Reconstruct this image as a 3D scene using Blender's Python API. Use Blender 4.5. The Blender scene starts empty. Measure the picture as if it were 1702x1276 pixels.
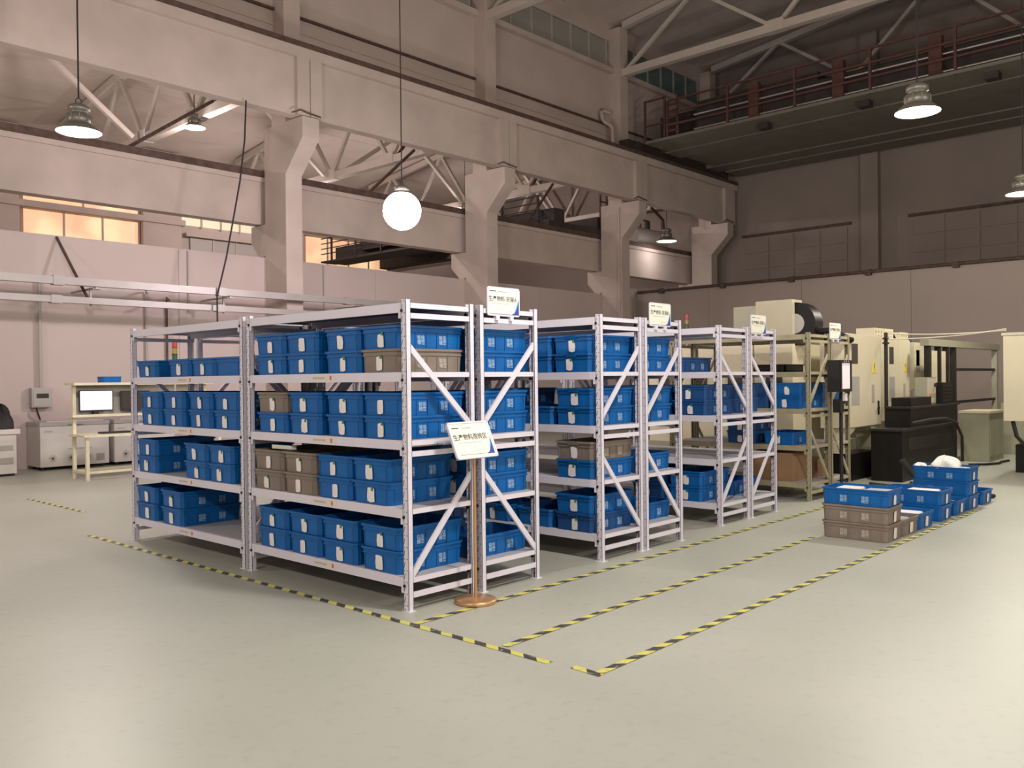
import bpy, bmesh, math, random
from mathutils import Vector, Matrix
random.seed(7)
scene = bpy.context.scene
C = scene.collection
R = math.radians

# ------------------------------------------------------------------ camera
cam_d = bpy.data.cameras.new('camera')
cam = bpy.data.objects.new('camera', cam_d); C.objects.link(cam)
cam_d.sensor_width = 36.0
cam_d.lens = 1449.5 / 1702 * 36.0
cam_d.clip_end = 200
yaw, pitch, roll = R(42.734), R(-0.298), R(-0.613)
fw = Vector((math.cos(pitch)*math.cos(yaw), math.cos(pitch)*math.sin(yaw), math.sin(pitch)))
rt = Vector((math.sin(yaw), -math.cos(yaw), 0)); up = rt.cross(fw)
r2 = rt*math.cos(roll) + up*math.sin(roll); u2 = -rt*math.sin(roll) + up*math.cos(roll)
M = Matrix((r2, u2, -fw)).transposed().to_4x4()
M.translation = Vector((-3.627, -4.266, 1.480))
cam.matrix_world = M
scene.camera = cam

# ------------------------------------------------------------------ world, exposure
w = bpy.data.worlds.new('world'); scene.world = w; w.use_nodes = True
w.node_tree.nodes['Background'].inputs[0].default_value = (0.55, 0.48, 0.45, 1)
w.node_tree.nodes['Background'].inputs[1].default_value = 0.05
vs = scene.view_settings
vs.view_transform = 'Standard'; vs.look = 'None'; vs.gamma = 1.0; vs.use_curve_mapping = False
vs.exposure = -0.08
scene.cycles.diffuse_bounces = 3
LAMP_W = 395.0          # radiant power of one high-bay lamp
LOW_W = 450.0

# ------------------------------------------------------------------ materials
MATS = {}
def mat(name, col, rough=0.6, metal=0.0, noise=0.0, nscale=3.0, bump=0.0, bscale=40.0, emit=None, estr=0.0, coat=0.0, spec=None, col2=None):
    if name in MATS: return MATS[name]
    m = bpy.data.materials.new(name); m.use_nodes = True
    nt = m.node_tree; b = nt.nodes['Principled BSDF']
    b.inputs['Roughness'].default_value = rough; b.inputs['Metallic'].default_value = metal
    if spec is not None: b.inputs['Specular IOR Level'].default_value = spec
    if coat: b.inputs['Coat Weight'].default_value = coat; b.inputs['Coat Roughness'].default_value = 0.25
    c = tuple(col) + (1,)
    b.inputs['Base Color'].default_value = c
    if noise or col2:
        tc = nt.nodes.new('ShaderNodeTexCoord'); n = nt.nodes.new('ShaderNodeTexNoise')
        n.inputs['Scale'].default_value = nscale; n.inputs['Detail'].default_value = 5
        nt.links.new(tc.outputs['Object'], n.inputs['Vector'])
        rp = nt.nodes.new('ShaderNodeValToRGB')
        rp.color_ramp.elements[0].position = 0.3; rp.color_ramp.elements[1].position = 0.7
        lo = col2 if col2 else tuple(x*(1-noise) for x in col)
        hi = col if col2 else tuple(min(1, x*(1+noise)) for x in col)
        rp.color_ramp.elements[0].color = tuple(lo)+(1,); rp.color_ramp.elements[1].color = tuple(hi)+(1,)
        nt.links.new(n.outputs['Fac'], rp.inputs[0]); nt.links.new(rp.outputs[0], b.inputs['Base Color'])
    if bump:
        tc = nt.nodes.new('ShaderNodeTexCoord'); n = nt.nodes.new('ShaderNodeTexNoise')
        n.inputs['Scale'].default_value = bscale
        nt.links.new(tc.outputs['Object'], n.inputs['Vector'])
        bp = nt.nodes.new('ShaderNodeBump'); bp.inputs['Strength'].default_value = bump; bp.inputs['Distance'].default_value = 0.02
        nt.links.new(n.outputs['Fac'], bp.inputs['Height']); nt.links.new(bp.outputs[0], b.inputs['Normal'])
    if emit:
        b.inputs['Emission Color'].default_value = tuple(emit)+(1,); b.inputs['Emission Strength'].default_value = estr
    MATS[name] = m
    return m

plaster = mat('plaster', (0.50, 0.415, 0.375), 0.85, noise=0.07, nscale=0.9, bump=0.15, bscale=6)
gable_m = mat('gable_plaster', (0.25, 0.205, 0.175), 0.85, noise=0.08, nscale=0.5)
panel_m = mat('panel_paint', (0.53, 0.435, 0.405), 0.6, noise=0.03, nscale=0.6)
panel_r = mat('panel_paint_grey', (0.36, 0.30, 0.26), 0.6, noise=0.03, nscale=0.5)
concrete = mat('painted_concrete', (0.49, 0.405, 0.36), 0.85, noise=0.10, nscale=1.3, bump=0.25, bscale=5)
roof_m = mat('roof_slab', (0.53, 0.45, 0.40), 0.9, noise=0.08, nscale=0.8)
truss_m = mat('truss_paint', (0.53, 0.465, 0.41), 0.7, noise=0.06, nscale=2)
rust = mat('rusty_steel', (0.085, 0.053, 0.040), 0.75, noise=0.35, nscale=8)
redsteel = mat('red_brown_steel', (0.085, 0.034, 0.026), 0.7, noise=0.2, nscale=5)
crane_m = mat('crane_grey_green', (0.15, 0.14, 0.112), 0.6, noise=0.10, nscale=1.5)
crane_dk = mat('crane_dark', (0.035, 0.026, 0.023), 0.7, noise=0.2, nscale=3)
pipe_lt = mat('bare_conductor', (0.55, 0.5, 0.46), 0.35, 0.6)
greyglass = mat('clerestory_glass', (0.30, 0.29, 0.25), 0.25)
tealglass = mat('teal_glass', (0.10, 0.16, 0.16), 0.25)
galv = mat('galvanised_steel', (0.38, 0.35, 0.34), 0.45, 0.35, noise=0.06, nscale=3)
greypaint = mat('grey_paint', (0.40, 0.37, 0.34), 0.5)
blackplastic = mat('black_plastic', (0.016, 0.015, 0.015), 0.45)
blackrubber = mat('black_rubber', (0.02, 0.018, 0.018), 0.7)
rackwhite = mat('rack_white', (0.76, 0.725, 0.80), 0.42, noise=0.02, nscale=4)
rackold = mat('rack_old_beige', (0.42, 0.37, 0.24), 0.55, noise=0.14, nscale=6)
deck_m = mat('deck_grey', (0.46, 0.45, 0.47), 0.5, 0.0, noise=0.06, nscale=2)
boltm = mat('bolt_dark', (0.03, 0.025, 0.03), 0.4, 0.7)
paper = mat('paper', (0.86, 0.80, 0.78), 0.8, noise=0.05, nscale=20)
paper_y = mat('cream_board', (0.90, 0.89, 0.74), 0.45)
green = mat('green_sticker', (0.04, 0.22, 0.10), 0.6)
ink = mat('ink', (0.05, 0.045, 0.05), 0.7)
inkgrey = mat('ink_grey', (0.42, 0.42, 0.40), 0.7)
inkwhite = mat('ink_white', (0.42, 0.60, 0.80), 0.6)
inkgold = mat('ink_pale', (0.62, 0.58, 0.48), 0.6)
inkred = mat('ink_red', (0.55, 0.16, 0.12), 0.7)
sticker_m = mat('sticker_cream', (0.80, 0.70, 0.64), 0.7)
bluewave = mat('blue_print', (0.03, 0.06, 0.36), 0.5)
tealwave = mat('teal_print', (0.12, 0.55, 0.60), 0.5)
gold = mat('brushed_gold', (0.66, 0.40, 0.20), 0.33, 0.75)
machcream = mat('machine_cream', (0.68, 0.61, 0.44), 0.45, noise=0.03, nscale=2)
machgrey = mat('machine_grey_green', (0.34, 0.33, 0.24), 0.5, noise=0.08, nscale=2)
machdark = mat('machine_black', (0.010, 0.0085, 0.0075), 0.45, noise=0.2, nscale=4, spec=0.25)
machdark2 = mat('machine_charcoal', (0.022, 0.019, 0.016), 0.5, noise=0.15, nscale=4, spec=0.3)
smoked = mat('smoked_window', (0.06, 0.05, 0.045), 0.15)
yellow = mat('warning_yellow', (0.80, 0.66, 0.05), 0.5)
cardboard = mat('cardboard', (0.33, 0.19, 0.10), 0.8, noise=0.08, nscale=5)
frzwhite = mat('freezer_white', (0.66, 0.62, 0.57), 0.35, noise=0.03)
frztop = mat('freezer_lid_grey', (0.42, 0.40, 0.38), 0.4)
benchcream = mat('bench_cream', (0.70, 0.64, 0.46), 0.45, noise=0.1, nscale=9)
cloth_m = mat('white_cloth', (0.86, 0.84, 0.80), 0.9)
hose = mat('pale_hose', (0.62, 0.56, 0.44), 0.5)
lampshell = mat('lamp_cast_aluminium', (0.24, 0.23, 0.19), 0.42, 0.6)
lampwhite = mat('lamp_reflector', (0.75, 0.75, 0.72), 0.35)
def emission(name, col, s): return mat(name, (0.8, 0.8, 0.8), 0.5, emit=col, estr=s)
lens_w = emission('lens_glow', (1.0, 0.97, 0.90), 14)
glare_m = emission('glare_glow', (1.0, 0.90, 1.0), 16)
screen_m = emission('screen_glow', (0.92, 0.96, 1.0), 0.95)
panel_scr = emission('panel_screen_glow', (1.0, 0.80, 0.86), 0.30)
teal_led = emission('small_status_light', (1.0, 0.9, 0.8), 2)
gs = mat('grey_crate_stuff', (0.50, 0.5, 0.48), 0.7, noise=0.25, nscale=60)

def plastic(name, col, dk):
    m = mat(name, col, 0.42, noise=0.10, nscale=7, spec=0.35)
    return m
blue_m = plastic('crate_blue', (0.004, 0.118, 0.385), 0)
blue_d = plastic('crate_shaded_blue', (0.012, 0.075, 0.24), 0)  # darker crate blue; the shade in row C is put into this colour
grey_m = mat('crate_grey', (0.235, 0.19, 0.155), 0.55, noise=0.12, nscale=9)

def floor_mat():
    m = bpy.data.materials.new('floor_paint'); m.use_nodes = True
    nt = m.node_tree; b = nt.nodes['Principled BSDF']
    tc = nt.nodes.new('ShaderNodeTexCoord')
    n1 = nt.nodes.new('ShaderNodeTexNoise'); n1.inputs['Scale'].default_value = 0.35; n1.inputs['Detail'].default_value = 6
    n2 = nt.nodes.new('ShaderNodeTexNoise'); n2.inputs['Scale'].default_value = 14; n2.inputs['Detail'].default_value = 6
    for n in (n1, n2): nt.links.new(tc.outputs['Object'], n.inputs['Vector'])
    rp = nt.nodes.new('ShaderNodeValToRGB')
    rp.color_ramp.elements[0].position = 0.35; rp.color_ramp.elements[0].color = (0.37, 0.38, 0.318, 1)
    rp.color_ramp.elements[1].position = 0.68; rp.color_ramp.elements[1].color = (0.455, 0.452, 0.382, 1)
    nt.links.new(n1.outputs['Fac'], rp.inputs[0])
    rp2 = nt.nodes.new('ShaderNodeValToRGB')
    rp2.color_ramp.elements[0].position = 0.30; rp2.color_ramp.elements[0].color = (0.86, 0.86, 0.86, 1)
    rp2.color_ramp.elements[1].position = 0.45; rp2.color_ramp.elements[1].color = (1, 1, 1, 1)
    nt.links.new(n2.outputs['Fac'], rp2.inputs[0])
    mx = nt.nodes.new('ShaderNodeMix'); mx.data_type = 'RGBA'; mx.blend_type = 'MULTIPLY'; mx.inputs[0].default_value = 0.5
    nt.links.new(rp.outputs[0], mx.inputs[6]); nt.links.new(rp2.outputs[0], mx.inputs[7])
    nt.links.new(mx.outputs[2], b.inputs['Base Color'])
    mr = nt.nodes.new('ShaderNodeMapRange'); mr.inputs['To Min'].default_value = 0.34; mr.inputs['To Max'].default_value = 0.52
    nt.links.new(n1.outputs['Fac'], mr.inputs['Value']); nt.links.new(mr.outputs[0], b.inputs['Roughness'])
    b.inputs['Specular IOR Level'].default_value = 0.4
    return m
floor_m = floor_mat()

def math_node(nt, op, a, b=None, c=None):
    n = nt.nodes.new('ShaderNodeMath'); n.operation = op
    for i, v in enumerate((a, b, c)):
        if v is None: continue
        if isinstance(v, (int, float)): n.inputs[i].default_value = v
        else: nt.links.new(v, n.inputs[i])
    return n.outputs[0]

def tape_mat():
    m = bpy.data.materials.new('hazard_tape'); m.use_nodes = True
    nt = m.node_tree; b = nt.nodes['Principled BSDF']; b.inputs['Roughness'].default_value = 0.45
    tc = nt.nodes.new('ShaderNodeTexCoord'); sp = nt.nodes.new('ShaderNodeSeparateXYZ')
    nt.links.new(tc.outputs['Object'], sp.inputs[0])
    s = math_node(nt, 'ADD', sp.outputs[0], sp.outputs[1])
    f = math_node(nt, 'FRACT', math_node(nt, 'DIVIDE', s, 0.185))
    g = math_node(nt, 'GREATER_THAN', f, 0.5)
    n = nt.nodes.new('ShaderNodeTexNoise'); n.inputs['Scale'].default_value = 25; nt.links.new(tc.outputs['Object'], n.inputs['Vector'])
    mx = nt.nodes.new('ShaderNodeMix'); mx.data_type = 'RGBA'
    mx.inputs[6].default_value = (0.66, 0.62, 0.13, 1); mx.inputs[7].default_value = (0.055, 0.05, 0.04, 1)
    nt.links.new(g, mx.inputs[0])
    m2 = nt.nodes.new('ShaderNodeMix'); m2.data_type = 'RGBA'; m2.inputs[7].default_value = (0.40, 0.39, 0.30, 1)
    wear = math_node(nt, 'MULTIPLY', math_node(nt, 'GREATER_THAN', n.outputs['Fac'], 0.60), 0.5)
    nt.links.new(wear, m2.inputs[0]); nt.links.new(mx.outputs[2], m2.inputs[6]); nt.links.new(m2.outputs[2], b.inputs['Base Color'])
    return m
tape_m = tape_mat()

def post_mat(name, base, hole):
    """powder-coated upright with two columns of punched holes and slanted slots on the faces that look along x"""
    m = bpy.data.materials.new(name); m.use_nodes = True
    nt = m.node_tree; b = nt.nodes['Principled BSDF']; b.inputs['Roughness'].default_value = 0.42
    tc = nt.nodes.new('ShaderNodeTexCoord'); sp = nt.nodes.new('ShaderNodeSeparateXYZ'); nt.links.new(tc.outputs['Object'], sp.inputs[0])
    nrm = nt.nodes.new('ShaderNodeSeparateXYZ'); nt.links.new(tc.outputs['Normal'], nrm.inputs[0])
    y, z = sp.outputs[1], sp.outputs[2]
    zz = math_node(nt, 'MULTIPLY', math_node(nt, 'SUBTRACT', math_node(nt, 'FRACT', math_node(nt, 'DIVIDE', z, 0.075)), 0.5), 0.075)
    def dot(yc, r):
        dy = math_node(nt, 'SUBTRACT', y, yc)
        d2 = math_node(nt, 'ADD', math_node(nt, 'MULTIPLY', dy, dy), math_node(nt, 'MULTIPLY', zz, zz))
        return math_node(nt, 'LESS_THAN', d2, r*r)
    z2 = math_node(nt, 'MULTIPLY', math_node(nt, 'SUBTRACT', math_node(nt, 'FRACT', math_node(nt, 'ADD', math_node(nt, 'DIVIDE', z, 0.075), 0.5)), 0.5), 0.075)
    sl = math_node(nt, 'SUBTRACT', math_node(nt, 'SUBTRACT', y, 0.039), math_node(nt, 'MULTIPLY', z2, -0.25))
    slot = math_node(nt, 'MULTIPLY', math_node(nt, 'LESS_THAN', math_node(nt, 'ABSOLUTE', sl), 0.0032), math_node(nt, 'LESS_THAN', math_node(nt, 'ABSOLUTE', z2), 0.019))
    h = math_node(nt, 'MAXIMUM', math_node(nt, 'MAXIMUM', dot(0.014, 0.0045), dot(0.038, 0.004)), slot)
    face = math_node(nt, 'GREATER_THAN', math_node(nt, 'ABSOLUTE', nrm.outputs[0]), 0.7)
    h = math_node(nt, 'MULTIPLY', h, face)
    n = nt.nodes.new('ShaderNodeTexNoise'); n.inputs['Scale'].default_value = 30; nt.links.new(tc.outputs['Object'], n.inputs['Vector'])
    rp = nt.nodes.new('ShaderNodeValToRGB'); rp.color_ramp.elements[0].position = 0.3; rp.color_ramp.elements[1].position = 0.5
    rp.color_ramp.elements[0].color = tuple(x*0.9 for x in base)+(1,); rp.color_ramp.elements[1].color = tuple(base)+(1,)
    nt.links.new(n.outputs['Fac'], rp.inputs[0])
    mx = nt.nodes.new('ShaderNodeMix'); mx.data_type = 'RGBA'; mx.inputs[7].default_value = tuple(hole)+(1,)
    nt.links.new(h, mx.inputs[0]); nt.links.new(rp.outputs[0], mx.inputs[6]); nt.links.new(mx.outputs[2], b.inputs['Base Color'])
    return m
postwhite = post_mat('upright_white', (0.76, 0.725, 0.80), (0.10, 0.08, 0.10))
postold = post_mat('upright_old_beige', (0.40, 0.35, 0.225), (0.10, 0.085, 0.05))

def window_glow(name, c1, c2, s):
    m = bpy.data.materials.new(name); m.use_nodes = True
    nt = m.node_tree; b = nt.nodes['Principled BSDF']; b.inputs['Roughness'].default_value = 0.3
    b.inputs['Base Color'].default_value = (0.5, 0.4, 0.3, 1)
    tc = nt.nodes.new('ShaderNodeTexCoord'); n = nt.nodes.new('ShaderNodeTexNoise'); n.inputs['Scale'].default_value = 0.9
    nt.links.new(tc.outputs['Object'], n.inputs['Vector'])
    rp = nt.nodes.new('ShaderNodeValToRGB'); rp.color_ramp.elements[0].position = 0.35; rp.color_ramp.elements[1].position = 0.65
    rp.color_ramp.elements[0].color = tuple(c1)+(1,); rp.color_ramp.elements[1].color = tuple(c2)+(1,)
    nt.links.new(n.outputs['Fac'], rp.inputs[0]); nt.links.new(rp.outputs[0], b.inputs['Emission Color'])
    b.inputs['Emission Strength'].default_value = s
    return m
warm_pane = window_glow('dusk_lit_glass', (0.85, 0.40, 0.22), (1.0, 0.72, 0.40), 0.95)
pale_pane = window_glow('pale_lit_glass', (0.62, 0.58, 0.38), (0.80, 0.76, 0.52), 0.75)

# ------------------------------------------------------------------ mesh helpers
class MB:
    def __init__(s): s.v = []; s.f = []; s.sm = []
    def add(s, vs, fs, smooth=False):
        o = len(s.v); s.v += [tuple(p) for p in vs]
        for f in fs: s.f.append(tuple(o+i for i in f)); s.sm.append(smooth)
        return s
    def box(s, x0, x1, y0, y1, z0, z1):
        v = [(x0,y0,z0),(x1,y0,z0),(x1,y1,z0),(x0,y1,z0),(x0,y0,z1),(x1,y0,z1),(x1,y1,z1),(x0,y1,z1)]
        return s.add(v, [(0,3,2,1),(4,5,6,7),(0,1,5,4),(1,2,6,5),(2,3,7,6),(3,0,4,7)])
    def bar(s, p0, p1, wd, ht, upv=(0,0,1)):
        p0, p1 = Vector(p0), Vector(p1); d = (p1-p0).normalized(); u = Vector(upv)
        if abs(d.dot(u)) > 0.97: u = Vector((1,0,0))
        a = d.cross(u).normalized(); b = a.cross(d)
        v = []
        for p in (p0, p1):
            for i, j in ((-1,-1),(1,-1),(1,1),(-1,1)): v.append(p + a*i*wd/2 + b*j*ht/2)
        return s.add(v, [(0,1,2,3),(7,6,5,4),(0,4,5,1),(1,5,6,2),(2,6,7,3),(3,7,4,0)])
    def cyl(s, p0, p1, r0, r1=None, n=12, cap=True):
        r1 = r0 if r1 is None else r1
        p0, p1 = Vector(p0), Vector(p1); d = (p1-p0).normalized()
        u = Vector((0,0,1)) if abs(d.z) < 0.95 else Vector((1,0,0))
        a = d.cross(u).normalized(); b = d.cross(a)
        v = []
        for p, r in ((p0,r0),(p1,r1)):
            for i in range(n):
                t = 2*math.pi*i/n; v.append(p + (a*math.cos(t)+b*math.sin(t))*r)
        s.add(v, [(i,(i+1)%n,n+(i+1)%n,n+i) for i in range(n)], True)
        if cap: s.add(v, [tuple(range(n-1,-1,-1)), tuple(range(n,2*n))])
        return s
    def lathe(s, prof, n=24, c=(0,0,0)):
        v = []
        for r, z in prof:
            for i in range(n):
                t = 2*math.pi*i/n; v.append((c[0]+r*math.cos(t), c[1]+r*math.sin(t), c[2]+z))
        fs = []
        for k in range(len(prof)-1):
            for i in range(n): fs.append((k*n+i, k*n+(i+1)%n, (k+1)*n+(i+1)%n, (k+1)*n+i))
        return s.add(v, fs, True)
    def tube(s, pts, r, n=8):
        pts = [Vector(p) for p in pts]; v = []
        for k, p in enumerate(pts):
            d = (pts[min(k+1,len(pts)-1)] - pts[max(k-1,0)]).normalized()
            u = Vector((0,0,1)) if abs(d.z) < 0.9 else Vector((1,0,0))
            a = d.cross(u).normalized(); b = d.cross(a)
            for i in range(n):
                t = 2*math.pi*i/n; v.append(p + (a*math.cos(t)+b*math.sin(t))*r)
        fs = [(k*n+i, k*n+(i+1)%n, (k+1)*n+(i+1)%n, (k+1)*n+i) for k in range(len(pts)-1) for i in range(n)]
        s.add(v, fs, True)
        m = (len(pts)-1)*n
        return s.add(v, [tuple(range(n-1,-1,-1)), tuple(range(m, m+n))])
    def prism(s, poly, ax, a0, a1):
        """poly of 2D points extruded along axis ax ('x': (y,z), 'y': (x,z), 'z': (x,y))"""
        def P(p, a): return (a,p[0],p[1]) if ax == 'x' else ((p[0],a,p[1]) if ax == 'y' else (p[0],p[1],a))
        n = len(poly); v = [P(p,a0) for p in poly] + [P(p,a1) for p in poly]
        return s.add(v, [tuple(range(n)), tuple(range(2*n-1,n-1,-1))] + [(i,n+i,n+(i+1)%n,(i+1)%n) for i in range(n)])
    def mesh(s, name, material):
        me = bpy.data.meshes.new(name); me.from_pydata(s.v, [], s.f)
        me.polygons.foreach_set('use_smooth', s.sm)
        bm = bmesh.new(); bm.from_mesh(me); bmesh.ops.recalc_face_normals(bm, faces=bm.faces); bm.to_mesh(me); bm.free()
        if material: me.materials.append(material)
        me.update(); return me
    def obj(s, name, material, parent=None, loc=(0,0,0), rot=(0,0,0)):
        return put(name, s.mesh(name, material), parent, loc, rot)
def put(name, me, parent=None, loc=(0,0,0), rot=(0,0,0)):
    o = bpy.data.objects.new(name, me); C.objects.link(o)
    o.location = loc; o.rotation_euler = rot
    if parent: o.parent = parent
    return o
def tag(o, label, cat, group=None):
    o['label'] = label; o['category'] = cat
    if group: o['group'] = group
    return o
def thing(name, label, cat, loc=(0,0,0), rotz=0, group=None):
    o = bpy.data.objects.new(name, None); C.objects.link(o); o.empty_display_size = 0.1
    o.location = loc; o.rotation_euler = (0,0,rotz)
    return tag(o, label, cat, group)
def struct(o, label=None):
    o['kind'] = 'structure'
    if label: o['label'] = label
    return o
def sroot(name, label=None):
    o = bpy.data.objects.new(name, None); C.objects.link(o); return struct(o, label)
TXT = {}
def text_mesh(s, size, material, align='CENTER', space=1.0):
    key = (s, size, material.name, align)
    if key in TXT: return TXT[key]
    cu = bpy.data.curves.new('lettering', 'FONT'); cu.body = s; cu.size = size; cu.align_x = align; cu.align_y = 'CENTER'
    cu.space_line = space; cu.resolution_u = 1; cu.offset = size*0.008
    o = bpy.data.objects.new('lettering', cu); C.objects.link(o)
    dg = bpy.context.evaluated_depsgraph_get()
    me = bpy.data.meshes.new_from_object(o.evaluated_get(dg)); me.name = 'lettering'
    bpy.data.objects.remove(o); bpy.data.curves.remove(cu)
    me.materials.clear(); me.materials.append(material)
    TXT[key] = me
    return me
FACE_MY = (R(90), 0, 0)          # flat things that face -y
FACE_MX = (R(90), 0, R(-90))     # flat things that face -x

# ================================================================== THE HALL
COLX = [0.50, 6.62, 12.65, 18.65, 24.10]
fl = struct(MB().box(-14, 25.3, -14, 25.3, -0.2, 0).obj('floor', floor_m))
# partition of white panels behind the racks
wb = sroot('wall_back', 'white panel partition behind the racks')
seams = [-14, -9, -4.4, -1.6, 1.1, 4.66, 6.6, 9.6, 12.6, 15.6, 18.6, 20.4]
for a, b in zip(seams[:-1], seams[1:]):
    MB().box(a+.004, b-.004, 12.41, 12.47, 0, 4.13).obj('panel', panel_m, wb)
MB().box(-14, 20.4, 12.405, 12.475, 4.13, 4.16).obj('top_rail', panel_m, wb)
wr = sroot('wall_right', 'grey panel partition running behind the machines')
ys = [12.4, 9.6, 6.6, 3.6, 0.6, -2.4, -5.4, -8.4, -14]
for a, b in zip(ys[:-1], ys[1:]):
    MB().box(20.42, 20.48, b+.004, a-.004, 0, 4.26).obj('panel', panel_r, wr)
MB().box(20.40, 20.50, -14, 12.4, 4.26, 4.30).obj('top_rail', greypaint, wr)
MB().box(20.33, 20.5, 12.33, 12.55, 0, 4.45).obj('corner_post', greypaint, wr)
tp = sroot('trim_1', 'dark cable pipe along the top of the grey partition')
MB().cyl((20.34, 12.2, 4.30), (20.34, -14, 4.30), 0.045, n=8).obj('pipe', rust, tp)
for k in range(11): MB().box(20.30, 20.42, 11.2-k*2.2, 11.35-k*2.2, 4.2, 4.36).obj('clamp', rust, tp)
# gable wall with pilasters and bricked-up windows
wg = sroot('wall_gable', 'dim plaster end wall of the hall')
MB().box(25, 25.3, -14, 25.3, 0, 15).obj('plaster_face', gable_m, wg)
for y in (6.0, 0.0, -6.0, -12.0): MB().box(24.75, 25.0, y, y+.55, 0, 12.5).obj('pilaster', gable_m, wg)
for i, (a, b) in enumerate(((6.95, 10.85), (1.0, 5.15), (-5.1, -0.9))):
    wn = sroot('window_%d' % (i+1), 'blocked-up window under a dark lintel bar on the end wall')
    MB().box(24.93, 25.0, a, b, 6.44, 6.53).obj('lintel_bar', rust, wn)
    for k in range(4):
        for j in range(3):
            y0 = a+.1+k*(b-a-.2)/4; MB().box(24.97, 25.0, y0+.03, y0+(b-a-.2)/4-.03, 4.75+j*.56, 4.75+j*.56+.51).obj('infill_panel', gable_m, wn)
struct(MB().box(-14.3, -14, -14, 25.3, 0, 15).obj('wall_west', plaster))
struct(MB().box(-14, 25.3, -14.3, -14, 0, 15).obj('wall_front', plaster))
struct(MB().box(-14, 25.3, 25.0, 25.3, 0, 11).obj('wall_far', plaster))
# columns with corbels
for i, x in enumerate(COLX):
    c = sroot('column', 'painted concrete column with crane corbels')
    MB().box(x, x+.4, 11.6, 12.40, 0, 6.92).obj('shaft', concrete, c)
    MB().box(x, x+.4, 11.6, 12.10, 6.92, 12.4).obj('upper_shaft', concrete, c)
    MB().prism([(11.6,5.84),(10.95,6.5),(10.95,6.92),(11.6,6.92)], 'x', x, x+.4).obj('corbel', concrete, c)
    MB().prism([(12.48,4.02),(12.96,4.5),(12.96,4.88),(12.40,4.88),(12.40,4.2),(12.48,4.2)], 'x', x, x+.4).obj('corbel', concrete, c)
    MB().box(x-.06, x, 11.66, 11.72, 3.4, 6.8).obj('conduit', concrete, c) if i == 3 else None
# crane girder of the hall
g = sroot('beam', 'deep concrete crane girder with a rusty rail')
MB().box(-14, 24.9, 11.08, 11.34, 6.94, 8.12).obj('web', concrete, g)
MB().box(-14, 24.9, 10.96, 11.50, 8.12, 8.32).obj('top_flange', concrete, g)
MB().box(-14, 24.9, 10.965, 11.07, 8.322, 8.44).obj('rail', rust, g)
for x in COLX:
    MB().box(x-.10, x+.20, 10.97, 11.08, 6.94, 8.12).obj('end_rib', concrete, g)
    MB().box(x+.22, x+.50, 10.97, 11.08, 6.94, 8.12).obj('end_rib', concrete, g)
    MB().tube([(x-.25, 10.95, 6.93), (x-.05, 10.93, 7.02), (x+.1, 10.93, 6.99), (x+.45, 10.95, 6.97)], 0.015, 6).obj('tie_wire', rust, g)
# crane girder of the lower bay
g2 = sroot('beam', 'lower crane girder behind the columns')
MB().box(-14, 24.9, 12.60, 12.90, 4.90, 5.90).obj('web', concrete, g2)
MB().box(-14, 24.9, 12.55, 13.05, 5.82, 5.92).obj('top_flange', concrete, g2)
MB().box(-14, 24.9, 12.555, 12.66, 5.922, 6.07).obj('rail', rust, g2)
g3 = sroot('beam', 'crane girder along the far wall')
MB().box(-14, 24.9, 24.2, 24.5, 4.9, 6.0).obj('web', concrete, g3)
# wall above the girder with clerestory windows
wu = sroot('wall_upper', 'upper wall above the crane girder')
MB().box(-14, 25, 12.0, 12.1, 8.45, 11.15).obj('plaster_face', plaster, wu)
MB().box(-14, 25, 12.0, 12.1, 12.05, 12.6).obj('plaster_face', plaster, wu)
MB().box(-14, 25, 11.82, 12.0, 11.0, 11.15).obj('sill_ledge', concrete, wu)
MB().box(-14, 25, 11.93, 12.0, 9.36, 9.41).obj('moulding', rust, wu)
MB().box(-14, 25, 11.96, 12.0, 9.05, 9.08).obj('moulding', concrete, wu)
n = 3
for i in range(4):
    n += 1
    x0, x1 = COLX[i]+.4, COLX[i+1]
    wn = sroot('window_%d' % n, 'high clerestory window strip')
    gm = tealglass if i == 3 else greyglass
    k = 6
    for j in range(k):
        a = x0+.15+j*(x1-x0-.3)/k; b = a+(x1-x0-.3)/k
        MB().box(a+.03, b-.03, 12.03, 12.05, 11.18, 12.02).obj('pane', gm, wn)
        MB().box(b-.03, b+.03, 12.0, 12.07, 11.15, 12.05).obj('mullion', greypaint, wn)
dp = sroot('trim_2', 'rusty drain pipe beside the third column')
MB().tube([(18.5,11.9,9.75),(18.1,11.9,9.75),(18.02,11.88,9.68),(18.02,11.85,9.45),(18.08,11.8,9.36),(18.3,11.75,9.3),(18.36,11.72,9.2),(18.36,11.7,8.5)], 0.06, 8).obj('pipe', concrete, dp)
# roofs
rf = sroot('ceiling', 'roof of slabs above the hall')
for k in range(26):
    x = -14+k*1.52
    def zr(y): return 14.2 - abs(y+1)*0.125
    MB().prism([(12.4,zr(12.4)),(-1,zr(-1)),(-14,zr(-14)),(-14,zr(-14)+.15),(-1,zr(-1)+.15),(12.4,zr(12.4)+.15)], 'x', x+.01, x+1.51).obj('slab', roof_m, rf)
rl = sroot('roof', 'roof of slabs above the lower bay')
for k in range(9):
    y0 = 12.1+k*1.45; y1 = y0+1.43
    def zl(y): return 10.3 - abs(y-18.5)*0.13
    MB().prism([(y0,zl(y0)),(y1,zl(y1)),(y1,zl(y1)+.15),(y0,zl(y0)+.15)], 'x', -14, 25).obj('slab', roof_m, rl)
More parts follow.
